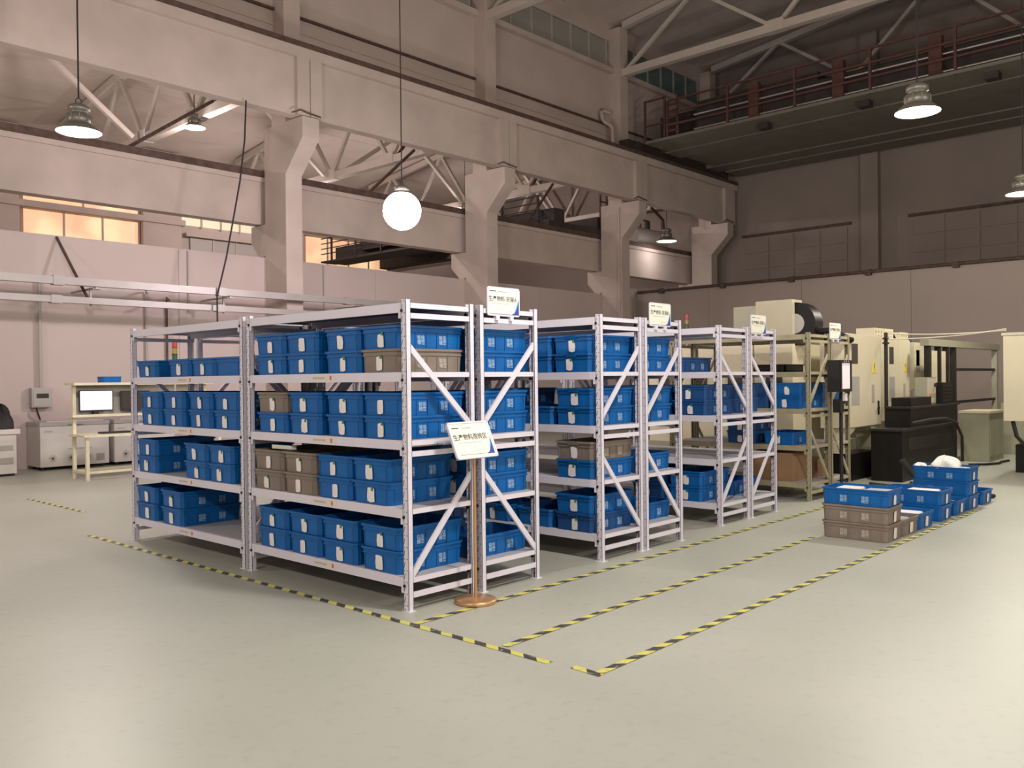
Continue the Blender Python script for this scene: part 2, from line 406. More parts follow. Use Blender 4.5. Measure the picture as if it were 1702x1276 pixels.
# trusses
def truss(name, x, ya, yb, zb, ztop, n, m, label):
    t = sroot(name, label)
    MB().box(x-.11, x+.11, yb, ya, zb-.11, zb+.11).obj('bottom_chord', m, t)
    ym = (ya+yb)/2
    for a, b in ((ya, ym), (ym, yb)): MB().bar((x,a,ztop(a)), (x,b,ztop(b)), .2, .2).obj('top_chord', m, t)
    for i in range(n):
        y0 = ya+(yb-ya)*i/n; y1 = ya+(yb-ya)*(i+.5)/n; y2 = ya+(yb-ya)*(i+1)/n
        MB().bar((x,y0,zb), (x,y1,ztop(y1)), .10, .10).obj('web', m, t)
        MB().bar((x,y1,ztop(y1)), (x,y2,zb), .10, .10).obj('web', m, t)
        if 0 < i: MB().box(x-.13, x+.13, y0-.28, y0+.28, zb-.12, zb+.2).obj('gusset', m, t)
for x in COLX: truss('roof_truss', x+.2, 11.6, -13.6, 11.0, lambda y: 14.05-abs(y+1)*0.125, 5, truss_m, 'pale steel roof truss spanning the hall')
for x in COLX:
    truss('roof_truss', x+.2, 12.9, 24.3, 7.95, lambda y: 10.15-abs(y-18.5)*0.13, 4, truss_m, 'pale roof truss of the lower bay')
for a, b in zip(COLX[:-1], COLX[1:]):
    br = sroot('roof_brace', 'dark rusty bracing bar between roof trusses of the lower bay')
    MB().bar((a+.3, 15.75, 7.95), (a+1.7, 15.75, 9.6), .07, .07).obj('bar', rust, br)
    MB().bar((b-.2, 14.2, 7.9), (b-2.6, 13.2, 6.2), .06, .06).obj('bar', rust, br)
    br2 = sroot('roof_brace', 'pale bracing bar between roof trusses of the lower bay')
    MB().bar((a+.3, 18.6, 7.95), (a+3.1, 18.6, 9.9), .12, .12).obj('bar', truss_m, br2)
    MB().bar((b-.1, 18.6, 7.95), (b-2.6, 18.6, 9.9), .12, .12).obj('bar', truss_m, br2)
# far windows of the lower bay
def far_window(k, x0, x1, z0, z1, m, n, label):
    wn = sroot('window_%d' % k, label)
    for j in range(n):
        a = x0+j*(x1-x0)/n; b = x0+(j+1)*(x1-x0)/n
        MB().box(a+.03, b-.03, 24.93, 24.96, z0, z1).obj('pane', m, wn)
        MB().box(b-.03, b+.03, 24.9, 25.0, z0-.05, z1+.05).obj('mullion', concrete, wn)
    MB().box(x0-.2, x1+.25, 24.75, 25, z1+.02, z1+.14).obj('lintel', concrete, wn)
far_window(8, 5.9, 9.5, 5.9, 6.90, warm_pane, 3, 'warm orange window on the far wall')
far_window(9, 5.9, 9.5, 7.14, 7.42, warm_pane, 2, 'narrow orange window strip on the far wall')
far_window(10, 11.0, 14.0, 7.02, 7.30, pale_pane, 4, 'pale yellow window strip on the far wall')
far_window(11, 11.3, 14.0, 5.9, 6.6, greypaint, 3, 'unlit grey window on the far wall')
far_window(12, 16.1, 20.2, 6.0, 7.2, warm_pane, 4, 'warm orange window behind the lower crane')

fp = sroot('trim_3', 'plaster pilasters and ledge on the far wall')
MB().box(5.0, 11.0, 24.6, 24.9, 6.93, 7.12).obj('ledge', concrete, fp)
for a, b in ((9.55, 10.9), (4.6, 5.75), (14.2, 15.9)): MB().box(a, b, 24.7, 24.9, 0, 9.4).obj('pilaster', plaster, fp)

# ================================================================== CRANES
cr = thing('overhead_crane', 'dark overhead travelling crane with railings spanning the hall', 'crane', (18.8, 11.1, 8.42))
def cp(mb, name, m, par=cr): return mb.obj(name, m, par, (-18.8, -11.1, -8.42))
cp(MB().box(18.3, 24.4, 11.08, 11.42, 8.47, 8.75), 'end_carriage', crane_dk)
for x in (18.7, 24.0): cp(MB().cyl((x, 10.97, 8.585), (x, 11.08, 8.585), .14, n=14), 'wheel', crane_dk)
cp(MB().box(20.1, 20.9, -13.9, 11.08, 8.62, 9.75), 'girder', crane_dk)
cp(MB().box(20.05, 20.95, -13.9, 10.9, 8.59, 8.62), 'bottom_flange', crane_m)
cp(MB().box(22.9, 23.7, -13.9, 11.08, 8.62, 9.75), 'girder', crane_m)
cp(MB().box(20.95, 22.9, -13.9, 10.8, 8.66, 8.70), 'underplate', crane_m)
cp(MB().box(18.8, 20.1, -13.9, 10.8, 8.62, 8.70), 'walkway', crane_m)
cp(MB().box(23.7, 24.6, -13.9, 10.8, 8.58, 8.66), 'walkway', crane_m)
for z in (9.02, 9.38, 9.75): cp(MB().box(18.82, 18.87, -13.9, 10.0, z, z+.05), 'railing', redsteel)
for k in range(13): cp(MB().box(18.81, 18.88, 10.0-k*2, 10.06-k*2, 8.62, 9.78), 'railing_post', redsteel)
for z, m in ((8.85, pipe_lt), (9.28, pipe_lt), (9.15, crane_dk), (9.5, crane_dk)): cp(MB().cyl((19.15, 9.3, z), (19.15, -13.9, z), .03, n=6), 'conductor_bar', m)
for k in range(8): cp(MB().box(19.05, 19.25, 7.2-k*2.4, 7.5-k*2.4, 8.7, 9.75), 'insulator_bracket', redsteel)
cp(MB().box(19.3, 20.0, 5.6, 9.3, 8.7, 9.7), 'drive_cabinet', crane_dk)
cp(MB().box(19.3, 20.05, -13.9, 5.6, 8.7, 9.45), 'cable_trough', crane_dk)
lad = [(18.9, 10.85), (18.9, 10.3)]
for y in (10.85, 10.15, 9.7): cp(MB().box(18.85, 18.9, y-.03, y+.03, 8.7, 9.95), 'ladder_post', redsteel)
for z in (9.15, 9.9): cp(MB().box(18.85, 18.9, 10.15, 10.85, z, z+.05), 'ladder_rail', redsteel)
for k in range(5): cp(MB().box(18.85, 18.92, 9.7, 10.1, 8.85+k*.2, 8.9+k*.2), 'ladder_step', redsteel)
for y in (7.0, 4.2, 1.2): cp(MB().box(19.2, 19.5, y, y+.3, 8.45, 8.62), 'bracket', crane_dk)

lc = thing('overhead_crane', 'dark lower-bay crane bridge seen behind the columns', 'crane', (17, 12.8, 6.03))
def lp(mb, name, m): return mb.obj(name, m, lc, (-17, -12.8, -6.03))
lp(MB().box(16.3, 20.2, 12.58, 12.95, 6.075, 6.25), 'end_carriage', crane_dk)
lp(MB().box(17.0, 17.5, 12.95, 24.2, 6.1, 6.75), 'girder', crane_dk)
lp(MB().box(19.2, 19.7, 12.95, 24.2, 6.1, 6.75), 'girder', crane_dk)
lp(MB().box(16.3, 17.0, 12.95, 24.2, 6.08, 6.14), 'walkway', crane_dk)
for z in (6.4, 6.6, 6.8, 7.0): lp(MB().box(16.31, 16.35, 12.95, 24.2, z, z+.03), 'railing', crane_dk)
for k in range(8): lp(MB().box(16.3, 16.36, 13+k*1.5, 13.06+k*1.5, 6.1, 7.05), 'railing_post', crane_dk)
for x in (19.3, 19.65): lp(MB().box(x, x+.05, 12.9, 12.95, 6.2, 7.7), 'ladder_post', redsteel)
for k in range(5): lp(MB().box(19.3, 19.7, 12.9, 12.95, 6.5+k*.25, 6.53+k*.25), 'ladder_step', redsteel)
lp(MB().box(19.75, 19.95, 12.95, 24.2, 6.02, 6.10), 'edge_beam', plaster)
lp(MB().cyl((17.4, 21.0, 7.0), (19.4, 21.0, 7.0), .42, n=16), 'hoist_drum', crane_dk)
lp(MB().box(16.7, 19.8, 19.8, 22.2, 6.4, 6.8), 'trolley', crane_dk)

tk = thing('hoist_unit', 'grey hoist drum on the lower girder between the last columns', 'hoist', (21.6, 13.3, 5.92))
MB().box(-.1, 2.0, -.30, .30, 0, .14).obj('base', crane_dk, tk)
MB().cyl((-.1, 0, .5), (1.75, 0, .5), .38, n=18).obj('drum', greypaint, tk)
MB().cyl((1.0, 0, .84), (1.0, 0, 1.15), .1, n=10).obj('motor', crane_dk, tk)
MB().bar((.55, 0, .8), (.55, 0, 1.75), .06, .06).obj('post', redsteel, tk)
MB().bar((.1, -.2, 1.1), (.8, -.2, 1.1), .05, .05).obj('rail', redsteel, tk)
MB().bar((2.1, -.1, .0), (1.85, -.1, 1.3), .07, .07).obj('brace', redsteel, tk)
MB().bar((1.85, -.1, 1.3), (1.1, -.1, 1.65), .07, .07).obj('brace', redsteel, tk)
MB().bar((1.85, -.1, 0), (1.85, -.1, 1.3), .09, .09).obj('post', redsteel, tk)

# ================================================================== LAMPS
def lamp(x, y, z, label, ztop, dia=0.5, watts=LAMP_W, col=(1.0, 0.93, 0.86), glare_ball=False):
    t = thing('pendant_lamp', label, 'lamp', (x, y, z), 0, 'high-bay pendant lamps')
    s = dia/0.5
    MB().lathe([(.252*s,0),(.250*s,.012*s),(.17*s,.085*s),(.125*s,.10*s),(.125*s,.102*s),(.12*s,.10*s),(.165*s,.08*s),(.245*s,.006*s)], 28).obj('reflector', lampshell, t)
    if glare_ball:
        MB().lathe([(0.001,-.33*s)]+[(.33*s*math.sin(a), -.33*s*math.cos(a)) for a in [R(15*k) for k in range(1,11)]], 24, (0,0,-.10)).obj('glare_ball', glare_m, t)  # glowing ball added to give the lamp's overexposed glare a shape
    else:
        MB().lathe([(.001,.004*s),(.244*s,.004*s),(.246*s,.010*s)], 28).obj('lens', lens_w, t)
    MB().lathe([(.125*s,.10*s),(.14*s,.11*s),(.14*s,.20*s),(.10*s,.215*s),(.10*s,.24*s),(.125*s,.25*s),(.125*s,.30*s),(.08*s,.33*s),(.03*s,.335*s)], 20).obj('housing', lampshell, t)
    for k in range(10):
        a = 2*math.pi*k/10
        MB().bar((.138*s*math.cos(a), .138*s*math.sin(a), .115*s), (.138*s*math.cos(a), .138*s*math.sin(a), .195*s), .012, .02, (math.cos(a), math.sin(a), 0)).obj('fin', lampshell, t)
    MB().tube([(0.035*s*math.cos(a), 0, .37*s+.035*s*math.sin(a)) for a in [2*math.pi*k/10 for k in range(11)]], .006*s, 6).obj('hook', blackrubber, t)
    MB().cyl((0,0,.40*s), (0,0,ztop-z), .010, n=6).obj('cable', blackrubber, t)
    ld = bpy.data.lights.new('lamp_light', 'POINT'); ld.shadow_soft_size = .18; ld.energy = watts; ld.color = col
    lo = bpy.data.objects.new('lamp_light', ld); C.objects.link(lo); lo.parent = t; lo.location = (0,0,-.26 if not glare_ball else -.52)
    return t
lamp(0.54, 6.57, 4.48, 'pendant lamp at upper left above the white partition', 13.2, col=(1.0, 0.90, 0.86))
lamp(6.14, 7.29, 4.50, 'pendant lamp with added glare ball hanging before the second column', 13.2, col=(1.0, 0.86, 0.93), glare_ball=True, watts=LAMP_W*1.2)
lamp(7.22, -0.81, 4.58, 'pendant lamp at upper right below the crane bridge', 14.1, col=(1.0, 0.95, 0.82))
lamp(12.59, -0.73, 4.43, 'pendant lamp cut by the right picture edge', 14.1, col=(1.0, 0.95, 0.80))
lamp(6.68, 15.58, 7.62, 'small distant pendant lamp under the lower-bay roof', 9.8, watts=LOW_W, col=(1.0, 0.88, 0.84))
lamp(21.6, 11.86, 6.08, 'distant pendant lamp above the grey hoist drum', 11.0, dia=0.66, watts=25.0, col=(1.0, 0.86, 0.84))
for k, (x, y) in enumerate(((0.7, -2.2), (-5.5, 7.0), (-5.5, -0.8), (0.6, -8.4), (7.0, -8.4), (-5.5, -8.4))):
    lamp(x, y, 4.55, 'pendant lamp of the hall outside the picture', 14.0 if y < 5 else 13.2, col=(1.0, 0.94, 0.90), watts=LAMP_W*(1.2 if y < -2 else 1.0))
for k, (x, y) in enumerate(((0.68, 18.2), (12.7, 20.4), (18.7, 18.6))):
    lamp(x, y, 7.62, 'pendant lamp of the lower bay hidden behind columns', 10.0, watts=LOW_W, col=(1.0, 0.86, 0.83))

# ================================================================== LEFT WALL: bus ducts, conduits, freezers, bench
def duct(y, z0, z1, x0, x1, label):
    d = thing('bus_duct', label, 'bus duct', (x0, y, z0))
    L = x1-x0; k = 0
    while k*3.0 < L:
        MB().box(k*3.0+.01, min(L, k*3.0+2.99), -.06, .06, 0, z1-z0).obj('section', galv, d)
        if k: MB().box(k*3.0-.09, k*3.0+.09, -.07, .07, -.015, z1-z0+.015).obj('joint_cover', galv, d)
        k += 1
    return d
d1 = duct(11.35, 3.17, 3.30, -13, 11.2, 'upper galvanised bus duct running along the white partition')
d2 = duct(11.45, 2.87, 2.98, -13, 8.2, 'lower galvanised bus duct running along the white partition')
tag(d1, d1['label'], 'bus duct', 'wall bus ducts'); tag(d2, d2['label'], 'bus duct', 'wall bus ducts')
def brace(x, label, rod=True):
    b = thing('duct_bracket', label, 'bracket', (x, 12.4, 3.2), 0, 'brackets carrying the bus ducts')
    if rod: MB().bar((-.25, 0, .93), (.0, -.84, -.32), .035, .035).obj('stay_rod', rust, b)
    else: MB().bar((-.3, -.02, .93), (-.3, -.02, -.3), .025, .025).obj('wall_rod', greypaint, b)
    MB().bar((0, -1.12, -.055), (0, 0, -.055), .04, .03).obj('arm', galv, b)
    MB().bar((0, -.84, -.36), (0, -.84, -.03), .03, .03).obj('hanger', galv, b)
    MB().box(-.08, .08, -1.12, -.98, -.08, -.07).obj('clamp', galv, b)
brace(2.62, 'leaning bracket rod on the white partition above the freezers')
brace(5.15, 'bracket carrying both bus ducts left of the first column', False)
brace(8.4, 'bracket below the bus duct behind the front rack', False)
bx = thing('power_box', 'grey wall power box with conduit above the chest freezer', 'power box', (1.88, 12.40, 1.08))
MB().box(0, .34, -.14, 0, 0, .34).obj('body', frztop, bx)
MB().box(.02, .32, -.152, -.14, .02, .32).obj('cover', greypaint, bx)
MB().box(.07, .27, -.158, -.152, .16, .24).obj('breaker_window', smoked, bx)
MB().cyl((.17, -.06, .34), (.17, -.06, 2.2), .028, n=8).obj('conduit', greypaint, bx)
MB().tube([(.08, -.1, 0), (.10, -.11, -.1), (.16, -.05, -.22)], .015, 6).obj('cord', blackrubber, bx)
for k, (x, zt, lab) in enumerate(((3.97, 3.2, 'grey conduit dropping down the partition behind the left rack'), (4.38, 3.1, 'thin rusty conduit with an elbow beside the grey drop conduit'))):
    cd = thing('wall_conduit', lab, 'conduit', (x, 12.36, 0))
    MB().cyl((0,0,0.02), (0,0,zt), .022, n=8).obj('pipe', greypaint if k == 0 else rust, cd)
    MB().tube([(0,0,zt), (0,-.02,zt+.04), (-.05,-.1,zt+.05), (-.35,-.85,zt-.08)], .018, 6).obj('elbow', greypaint if k == 0 else rust, cd)
hc = MB().tube([(5.37,11.0,6.95),(5.36,11.05,6.2),(5.28,11.1,5.4),(5.15,11.12,4.7),(5.0,11.15,3.9),(4.9,11.2,3.42),(4.86,11.27,3.15),(4.86,11.27,2.4)], .016, 6).obj('hanging_cable', blackrubber)
tag(hc, 'black cable hanging from the girder to the bus duct', 'cable')

def freezer(x0, x1, label, lid):
    f = thing('chest_freezer', label, 'freezer', (x0, 11.75, 0)); w_ = x1-x0
    MB().box(0, w_, 0, .62, .06, .76).obj('body', frzwhite, f)
    MB().box(-.01, w_+.01, -.015, .63, .762, .83).obj('lid', frztop, f)
    MB().box(.1, w_-.1, -.02, .02, .83, .845).obj('lid_rim', frzwhite, f)
    MB().box(w_*.4, w_*.6, -.04, -.012, .78, .80).obj('handle', greypaint, f)
    for k in (.08, w_-.08): MB().cyl((k, .1, 0), (k, .1, .06), .03, n=8).obj('foot', blackplastic, f)
    for k in (.08, w_-.08): MB().cyl((k, .54, 0), (k, .54, .06), .03, n=8).obj('foot', blackplastic, f)
    for i in range(3):
        cx = .2+i*.3; r_ = .065
        m = MB()
        for j in range(6):
            a = math.pi*j/6; m.bar((cx-r_*math.cos(a), -.003, .2-r_*math.sin(a)), (cx+r_*math.cos(a), -.003, .2+r_*math.sin(a)), .012, .002, (0,1,0))
        m.obj('snowflake_print', inkgrey, f)
    MB().box(.06, .2, -.003, 0, .66, .68).obj('badge', inkgrey, f)
    MB().box(.45, .85, -.003, 0, .34, .365).obj('badge', inkgrey, f)
    MB().box(w_-.22, w_-.08, -.004, 0, .12, .24).obj('vent_grille', greypaint, f)
    return f
freezer(1.83, 2.98, 'white chest freezer below the grey wall power box', 1)
freezer(3.08, 4.25, 'white chest freezer behind the workbench', 1)
ct = thing('cabinet_counter', 'white low counter cabinet at the left picture edge', 'counter', (.96, 11.28, 0))
MB().box(0, .36, .03, .7, .04, .68).obj('body', frzwhite, ct)
MB().box(0, .41, 0, .74, .682, .76).obj('top', frzwhite, ct)
MB().box(.06, .31, .02, .03, .2, .3).obj('vent_grille', greypaint, ct)
MB().box(.06, .31, .02, .03, .42, .5).obj('vent_grille', greypaint, ct)
MB().box(.02, .34, .06, .68, 0, .04).obj('plinth', blackplastic, ct)
def lump(name, sx, sy, sz, m, loc, seed, n=14):
    rnd = random.Random(seed); mb = MB(); v = []
    ph = [rnd.uniform(0, 6.28) for _ in range(8)]
    for j in range(n+1):
        for i in range(n*2):
            th = math.pi*j/n/2*1.0; a = 2*math.pi*i/(n*2)
            k = 1+.16*math.sin(3*a+ph[0]+th*2)+.10*math.sin(5*a+ph[1]-3*th)+.07*math.sin(9*a+ph[2]+5*th)
            hz = math.cos(th)*(1+.15*math.sin(4*a+ph[3])+.12*math.sin(7*a+ph[4]))
            v.append((sx*k*math.sin(th)*math.cos(a), sy*k*math.sin(th)*math.sin(a), sz*hz))
    q = n*2
    mb.add(v, [(j*q+i, j*q+(i+1)%q, (j+1)*q+(i+1)%q, (j+1)*q+i) for j in range(n) for i in range(q)], True)
    return mb.obj(name, m, None, loc)
tag(lump('black_bag', .16, .25, .34, blackrubber, (1.17, 11.6, .762), 3), 'crumpled black bag lying on the white counter', 'bag')

wb_ = thing('workbench', 'cream steel workbench with an overhead shelf left of the racks', 'workbench', (1.7, 9.5, 0))
for x in (0.02, 2.2):
    for y in (.02, .52): MB().box(x, x+.05, y, y+.05, 0, .66 if y < .3 else 1.5).obj('leg', benchcream, wb_)
MB().box(-.02, 2.3, -.02, .60, .662, .70).obj('worktop', benchcream, wb_)
MB().box(.07, 2.2, .03, .06, .10, .14).obj('rail', benchcream, wb_)
MB().box(.02, .06, .07, .52, .10, .14).obj('rail', benchcream, wb_)
MB().box(.07, 2.2, .53, .56, .10, .14).obj('rail', benchcream, wb_)
MB().box(-.02, 2.3, .35, .75, 1.46, 1.50).obj('shelf', benchcream, wb_)
MB().box(.07, 2.2, .58, .60, .95, 1.46).obj('back_panel', greypaint, wb_)
MB().box(-.02, 2.3, .42, .60, .96, 1.0).obj('shelf', benchcream, wb_)
mo = thing('computer_monitor', 'switched-on computer monitor on the workbench shelf', 'monitor', (1.78, 10.0, 1.0))
MB().box(.02, .54, -.03, .0, .05, .38).obj('bezel', blackplastic, mo)
MB().box(.035, .525, -.034, -.031, .07, .365).obj('screen', screen_m, mo)
MB().box(.24, .32, -.02, .05, 0, .10).obj('stand', blackplastic, mo)
for k in range(4): MB().box(.06, .06+(.22, .3, .12, .2)[k], -.036, -.0345, .30-k*.05, .305-k*.05).obj('screen_line', inkgrey, mo)
m2 = thing('computer_monitor', 'dark switched-off monitor beside the lit one on the workbench', 'monitor', (2.42, 10.0, 1.0))
MB().box(.02, .5, -.03, 0, .05, .36).obj('bezel', blackplastic, m2)
MB().box(.04, .48, -.034, -.031, .07, .34).obj('screen', smoked, m2)
MB().box(.22, .3, -.02, .05, 0, .1).obj('stand', blackplastic, m2)
kb = MB().box(2.0, 2.45, 9.62, 9.78, .702, .73).obj('keyboard', blackplastic); tag(kb, 'black keyboard lying on the cream workbench', 'keyboard')

# ================================================================== SIGNAL TOWER AND MACHINE BEHIND THE LEFT RACK
def stack_light(x, y, z0, z1, label):
    t = thing('signal_tower', label, 'signal light', (x, y, z0)); h = z1-z0
    MB().cyl((0,0,0), (0,0,h-.3), .015, n=8).obj('pole', greypaint, t)
    for k, (c, nm) in enumerate((((.03,.09,.04),'green_lens'), ((.30,.20,.06),'amber_lens'), ((.42,.04,.04),'red_lens'))):
        MB().cyl((0,0,h-.3+k*.1), (0,0,h-.21+k*.1), .04, n=12).obj(nm, mat(nm, c, .3), t)
        MB().cyl((0,0,h-.21+k*.1), (0,0,h-.2+k*.1), .045, n=12).obj('ring', blackplastic, t)

# ================================================================== CRATES
def crate_mesh(m):
    def ring(hx, hy, z, c=.022):
        return [(hx,-hy+c,z),(hx,hy-c,z),(hx-c,hy,z),(-hx+c,hy,z),(-hx,hy-c,z),(-hx,-hy+c,z),(-hx+c,-hy,z),(hx-c,-hy,z)]
    rs = [(.283,.187,.0),(.288,.192,.108),(.294,.198,.108),(.294,.198,.116),(.290,.194,.116),(.290,.194,.136),(.300,.204,.136),(.300,.204,.152),(.291,.195,.152),(.282,.186,.012)]
    mb = MB(); v = []
    for hx, hy, z in rs: v += ring(hx, hy, z)
    fs = []
    for k in range(len(rs)-1): fs += [(k*8+i, k*8+(i+1)%8, (k+1)*8+(i+1)%8, (k+1)*8+i) for i in range(8)]
    fs += [tuple(range(7,-1,-1)), tuple(range((len(rs)-1)*8, len(rs)*8))]
    mb.add(v, fs)
    for sy in (-1, 1):
        for x in (-.24, -.145, -.048, .048, .145, .24): mb.prism([(sy*.184,.004),(sy*.192,.004),(sy*.1965,.108),(sy*.186,.108)], 'x', x-.003, x+.003)
    for sx in (-1, 1):
        for y in (-.16, .16): mb.prism([(sx*.280,.004),(sx*.286,.004),(sx*.2910,.108),(sx*.282,.108)], 'y', y-.003, y+.003)
    return mb.mesh('crate', m)
CM = {'blue': crate_mesh(blue_m), 'shaded': crate_mesh(blue_d), 'grey': crate_mesh(grey_m)}
HOLD = {k: MB().prism([(-.300,.122),(-.308,.15),(-.300,.15),(-.292,.118)], 'y', -.055, .055).mesh('label_holder', {'blue': blue_m, 'shaded': blue_d, 'grey': grey_m}[k]) for k in CM}
def paper_mesh(seed):
    r = random.Random(seed); w2 = r.uniform(.027, .036); h0 = .012; h1 = r.uniform(.098, .112); s = r.uniform(-.006, .006)
    pts = [(-w2+r.uniform(-.004,.004), h0+r.uniform(0,.006)), (0, h0-.002), (w2, h0+r.uniform(0,.008)), (w2+.004*r.random(), .05), (w2-.002+s, h1-r.uniform(0,.008)), (s, h1), (-w2+s, h1-r.uniform(0,.012)), (-w2-.003, .06)]
    mb = MB(); v = [(-.2915-(z*.04), y, z) for y, z in pts]; v += [(-.2905-(z*.04), y, z) for y, z in pts]; n = len(pts)
    mb.add(v, [tuple(range(n)), tuple(range(2*n-1, n-1, -1))]+[(i, n+i, n+(i+1)%n, (i+1)%n) for i in range(n)])
    return mb.mesh('paper_label', paper)
PAPERS = [paper_mesh(k) for k in range(6)]
STICK = MB().prism([(-.0305+.0,.088),(-.008,.090),(-.010,.112),(-.028,.116)], 'x', -.2975, -.2960).mesh('green_sticker', green)
LET = {'blue': text_mesh('铭佳\n精密', .033, inkwhite, space=.95), 'shaded': text_mesh('铭佳\n精密', .033, inkwhite, space=.95), 'grey': text_mesh('铭佳\n精密', .033, inkgold, space=.95)}
rc = random.Random(11)
bn = put('parts_bin', CM['blue'], None, (2.30, 10.05, 1.502), (0, 0, 0)); bn.scale = (.5, .6, .62)
tag(bn, 'small blue bin on the overhead shelf of the workbench', 'bin')
def crate(x, y, z, label, kind='blue', rotz=0, tagp=True, lett=False, group='stacking crates on the racks', holder=False):
    o = put('crate', CM[kind], None, (x, y, z), (0, 0, rotz + R(rc.uniform(-.35, .35))))
    tag(o, label, 'crate', group)
    if tagp:
        dy = rc.uniform(-.02, .02)
        put('paper_label', rc.choice(PAPERS), o, (0, dy, 0))
        if rc.random() < .6: put('green_sticker', STICK, o, (0, dy, 0))
    if holder: put('label_holder', HOLD[kind], o)
    if lett:
        for dx in (-.097, .097): put('lettering', LET[kind], o, (dx, -.1938, .056), (R(90-2.6), 0, 0))
    return o
LV = [.215, .655, 1.095, 1.535]           # deck heights
PITCH = .1525
SHELF = ['bottom', 'second', 'third', 'top']
ORD = ['first', 'second', 'third', 'fourth', 'fifth']
def fill(xc, ybase, rackname, lev, cols, order_words, group, lettfirst=True, holder=False):
    """cols: list of (y, [kinds from the bottom up]), listed nearest first"""
    for i, (y, kinds) in enumerate(cols):
        for j, kd in enumerate(kinds):
            tagp = not kd.endswith('-'); kd = kd.rstrip('-')
            lay = '' if len(kinds) == 1 else (', lower layer' if j == 0 else ', upper layer')
            lab = '%s crate%s, %s %s, %s shelf, %s' % ({'shaded': 'shaded blue'}.get(kd, kd), lay, ORD[i], order_words, SHELF[lev], rackname)
            crate(xc, ybase+y, LV[lev]+.002+j*PITCH, lab, kd, 0, tagp, lett=True, group=group, holder=holder)

# ================================================================== RACKS
H = 2.0
LEVZ = LV + [1.98]
def rack(x0, y0, D, L, label, old=False, upper='\\', lower='/', stickers=False):
    """open steel rack; local x runs along the depth and y along the length.  upper/lower: lean of the end braces"""
    pm, bm_ = (postold, rackold) if old else (postwhite, rackwhite)
    t = thing('storage_rack', label, 'rack', (x0, y0, 0), 0, 'boltless storage racks')
    # uprights: C profile .05 along y, .04 along x
    def post(px, py, sx):
        mb = MB(); a, b, th = .05, .04, .003
        mb.box(0 if sx > 0 else b-th, th if sx > 0 else b, 0, a, 0, H)
        mb.box(0, b, 0, th, 0, H); mb.box(0, b, a-th, a, 0, H)
        xi = b-th if sx > 0 else 0
        mb.box(xi, xi+th, 0, .014, 0, H); mb.box(xi, xi+th, a-.014, a, 0, H)
        p = mb.obj('upright', pm, t, (px, py, 0))
        MB().box(-.012, .052, -.012, .062, 0, .004).obj('foot_plate', bm_, p)
    for py in (0, L-.05): post(0, py, 1); post(D-.04, py, -1)
    for k, z in enumerate(LEVZ):
        for side in (0, 1):
            xa = .004 if side == 0 else D-.034
            mb = MB().box(xa, xa+.03, .05, L-.05, z-.062, z)
            xf = -.004 if side == 0 else D+.001
            for ya in (.012, L-.062): mb.box(xf, xf+.003, ya, ya+.05, z-.09, z+.01) if False else None
            for ya in (.035, L-.09): mb.box(xa-.003 if side == 0 else xa+.029, (xa if side == 0 else xa+.033), ya+.015, ya+.04, z-.1, z)
            b = mb.obj('beam', bm_, t)
            for ya in (.040, L-.040):
                xq = -.006 if side == 0 else D-.034
                MB().cyl((xq, ya, z-.052), (xq+.012 if side == 0 else xq-.012, ya, z-.052), .0105, n=8).obj('bolt', boltm, b)
            if stickers and side == 0 and k < 4:
                s_ = MB().box(xa-.0012, xa, L*.5-.2, L*.5+.08, z-.05, z-.012).obj('load_sticker', sticker_m, b)
                for q in range(7): MB().box(xa-.0018, xa-.0012, L*.5+.055-q*.021, L*.5+.069-q*.021, z-.038, z-.024).obj('sticker_print', inkgrey, b)
                MB().box(xa-.0018, xa-.0012, L*.5-.155, L*.5-.135, z-.046, z-.016).obj('sticker_print', inkred, b)
        MB().box(.036, D-.036, .012, L-.012, z-.012, z).box(.036, D-.036, .010, .013, z-.030, z).box(.036, D-.036, L-.013, L-.010, z-.030, z).obj('deck', deck_m, t)
        MB().box(.045, D-.045, .006, .010, z-.034, z-.002).obj('deck_lip', bm_, t)
    for ye in (.004, L-.024):
        for z in (.085, .99, 1.88): MB().box(.038, D-.038, ye, ye+.02, z, z+.034).obj('end_strut', bm_, t)
        def dg(zl, zr): MB().bar((.030, ye+.008, zl), (D-.030, ye+.008, zr), .018, .038).obj('diagonal_brace', bm_, t)
        if upper == '\\': dg(1.70, 1.17)
        else: dg(1.17, 1.74)
        if lower == '/': dg(.22, .84)
        else: dg(.84, .22)
    return t
rack(0, 0, .61, 1.93, 'white steel rack at the front corner beside the sign stand', upper='\\', lower='/', stickers=True)
rack(0, 1.985, .61, 2.03, 'white steel rack at the far left end of the front row', upper='\\', lower='/', stickers=True)
rack(.667, 0, .61, 1.93, 'white steel rack with sign A, back to back with front rack', upper='/', lower='\\')
rack(.667, 1.985, .61, 2.03, 'white steel rack behind the left end of the front row', upper='/', lower='\\')
rack(2.02, -.02, .59, 1.93, 'white steel rack facing the first aisle in row B', upper='/', lower='\\')
rack(2.655, -.02, .59, 1.93, 'white steel rack carrying sign B', upper='/', lower='\\')
rack(2.02, 1.965, .59, 2.03, 'far rack of row B facing the first aisle', upper='/', lower='\\')
rack(2.655, 1.965, .59, 2.03, 'far rack of row B on the sign B side', upper='/', lower='\\')
rack(4.15, .10, .59, 1.93, 'white steel rack facing the second aisle in row C', upper='\\', lower='/')
rack(4.785, .10, .59, 1.93, 'white steel rack carrying sign C', upper='\\', lower='/')
rack(4.15, 2.085, .59, 2.03, 'far rack of row C facing the second aisle', upper='\\', lower='/')
rack(6.30, .13, .58, 1.93, 'worn beige steel rack in the last row', old=True, upper='/', lower='\\')
rack(6.92, .13, .58, 1.93, 'worn beige steel rack carrying the last sign', old=True, upper='/', lower='\\')

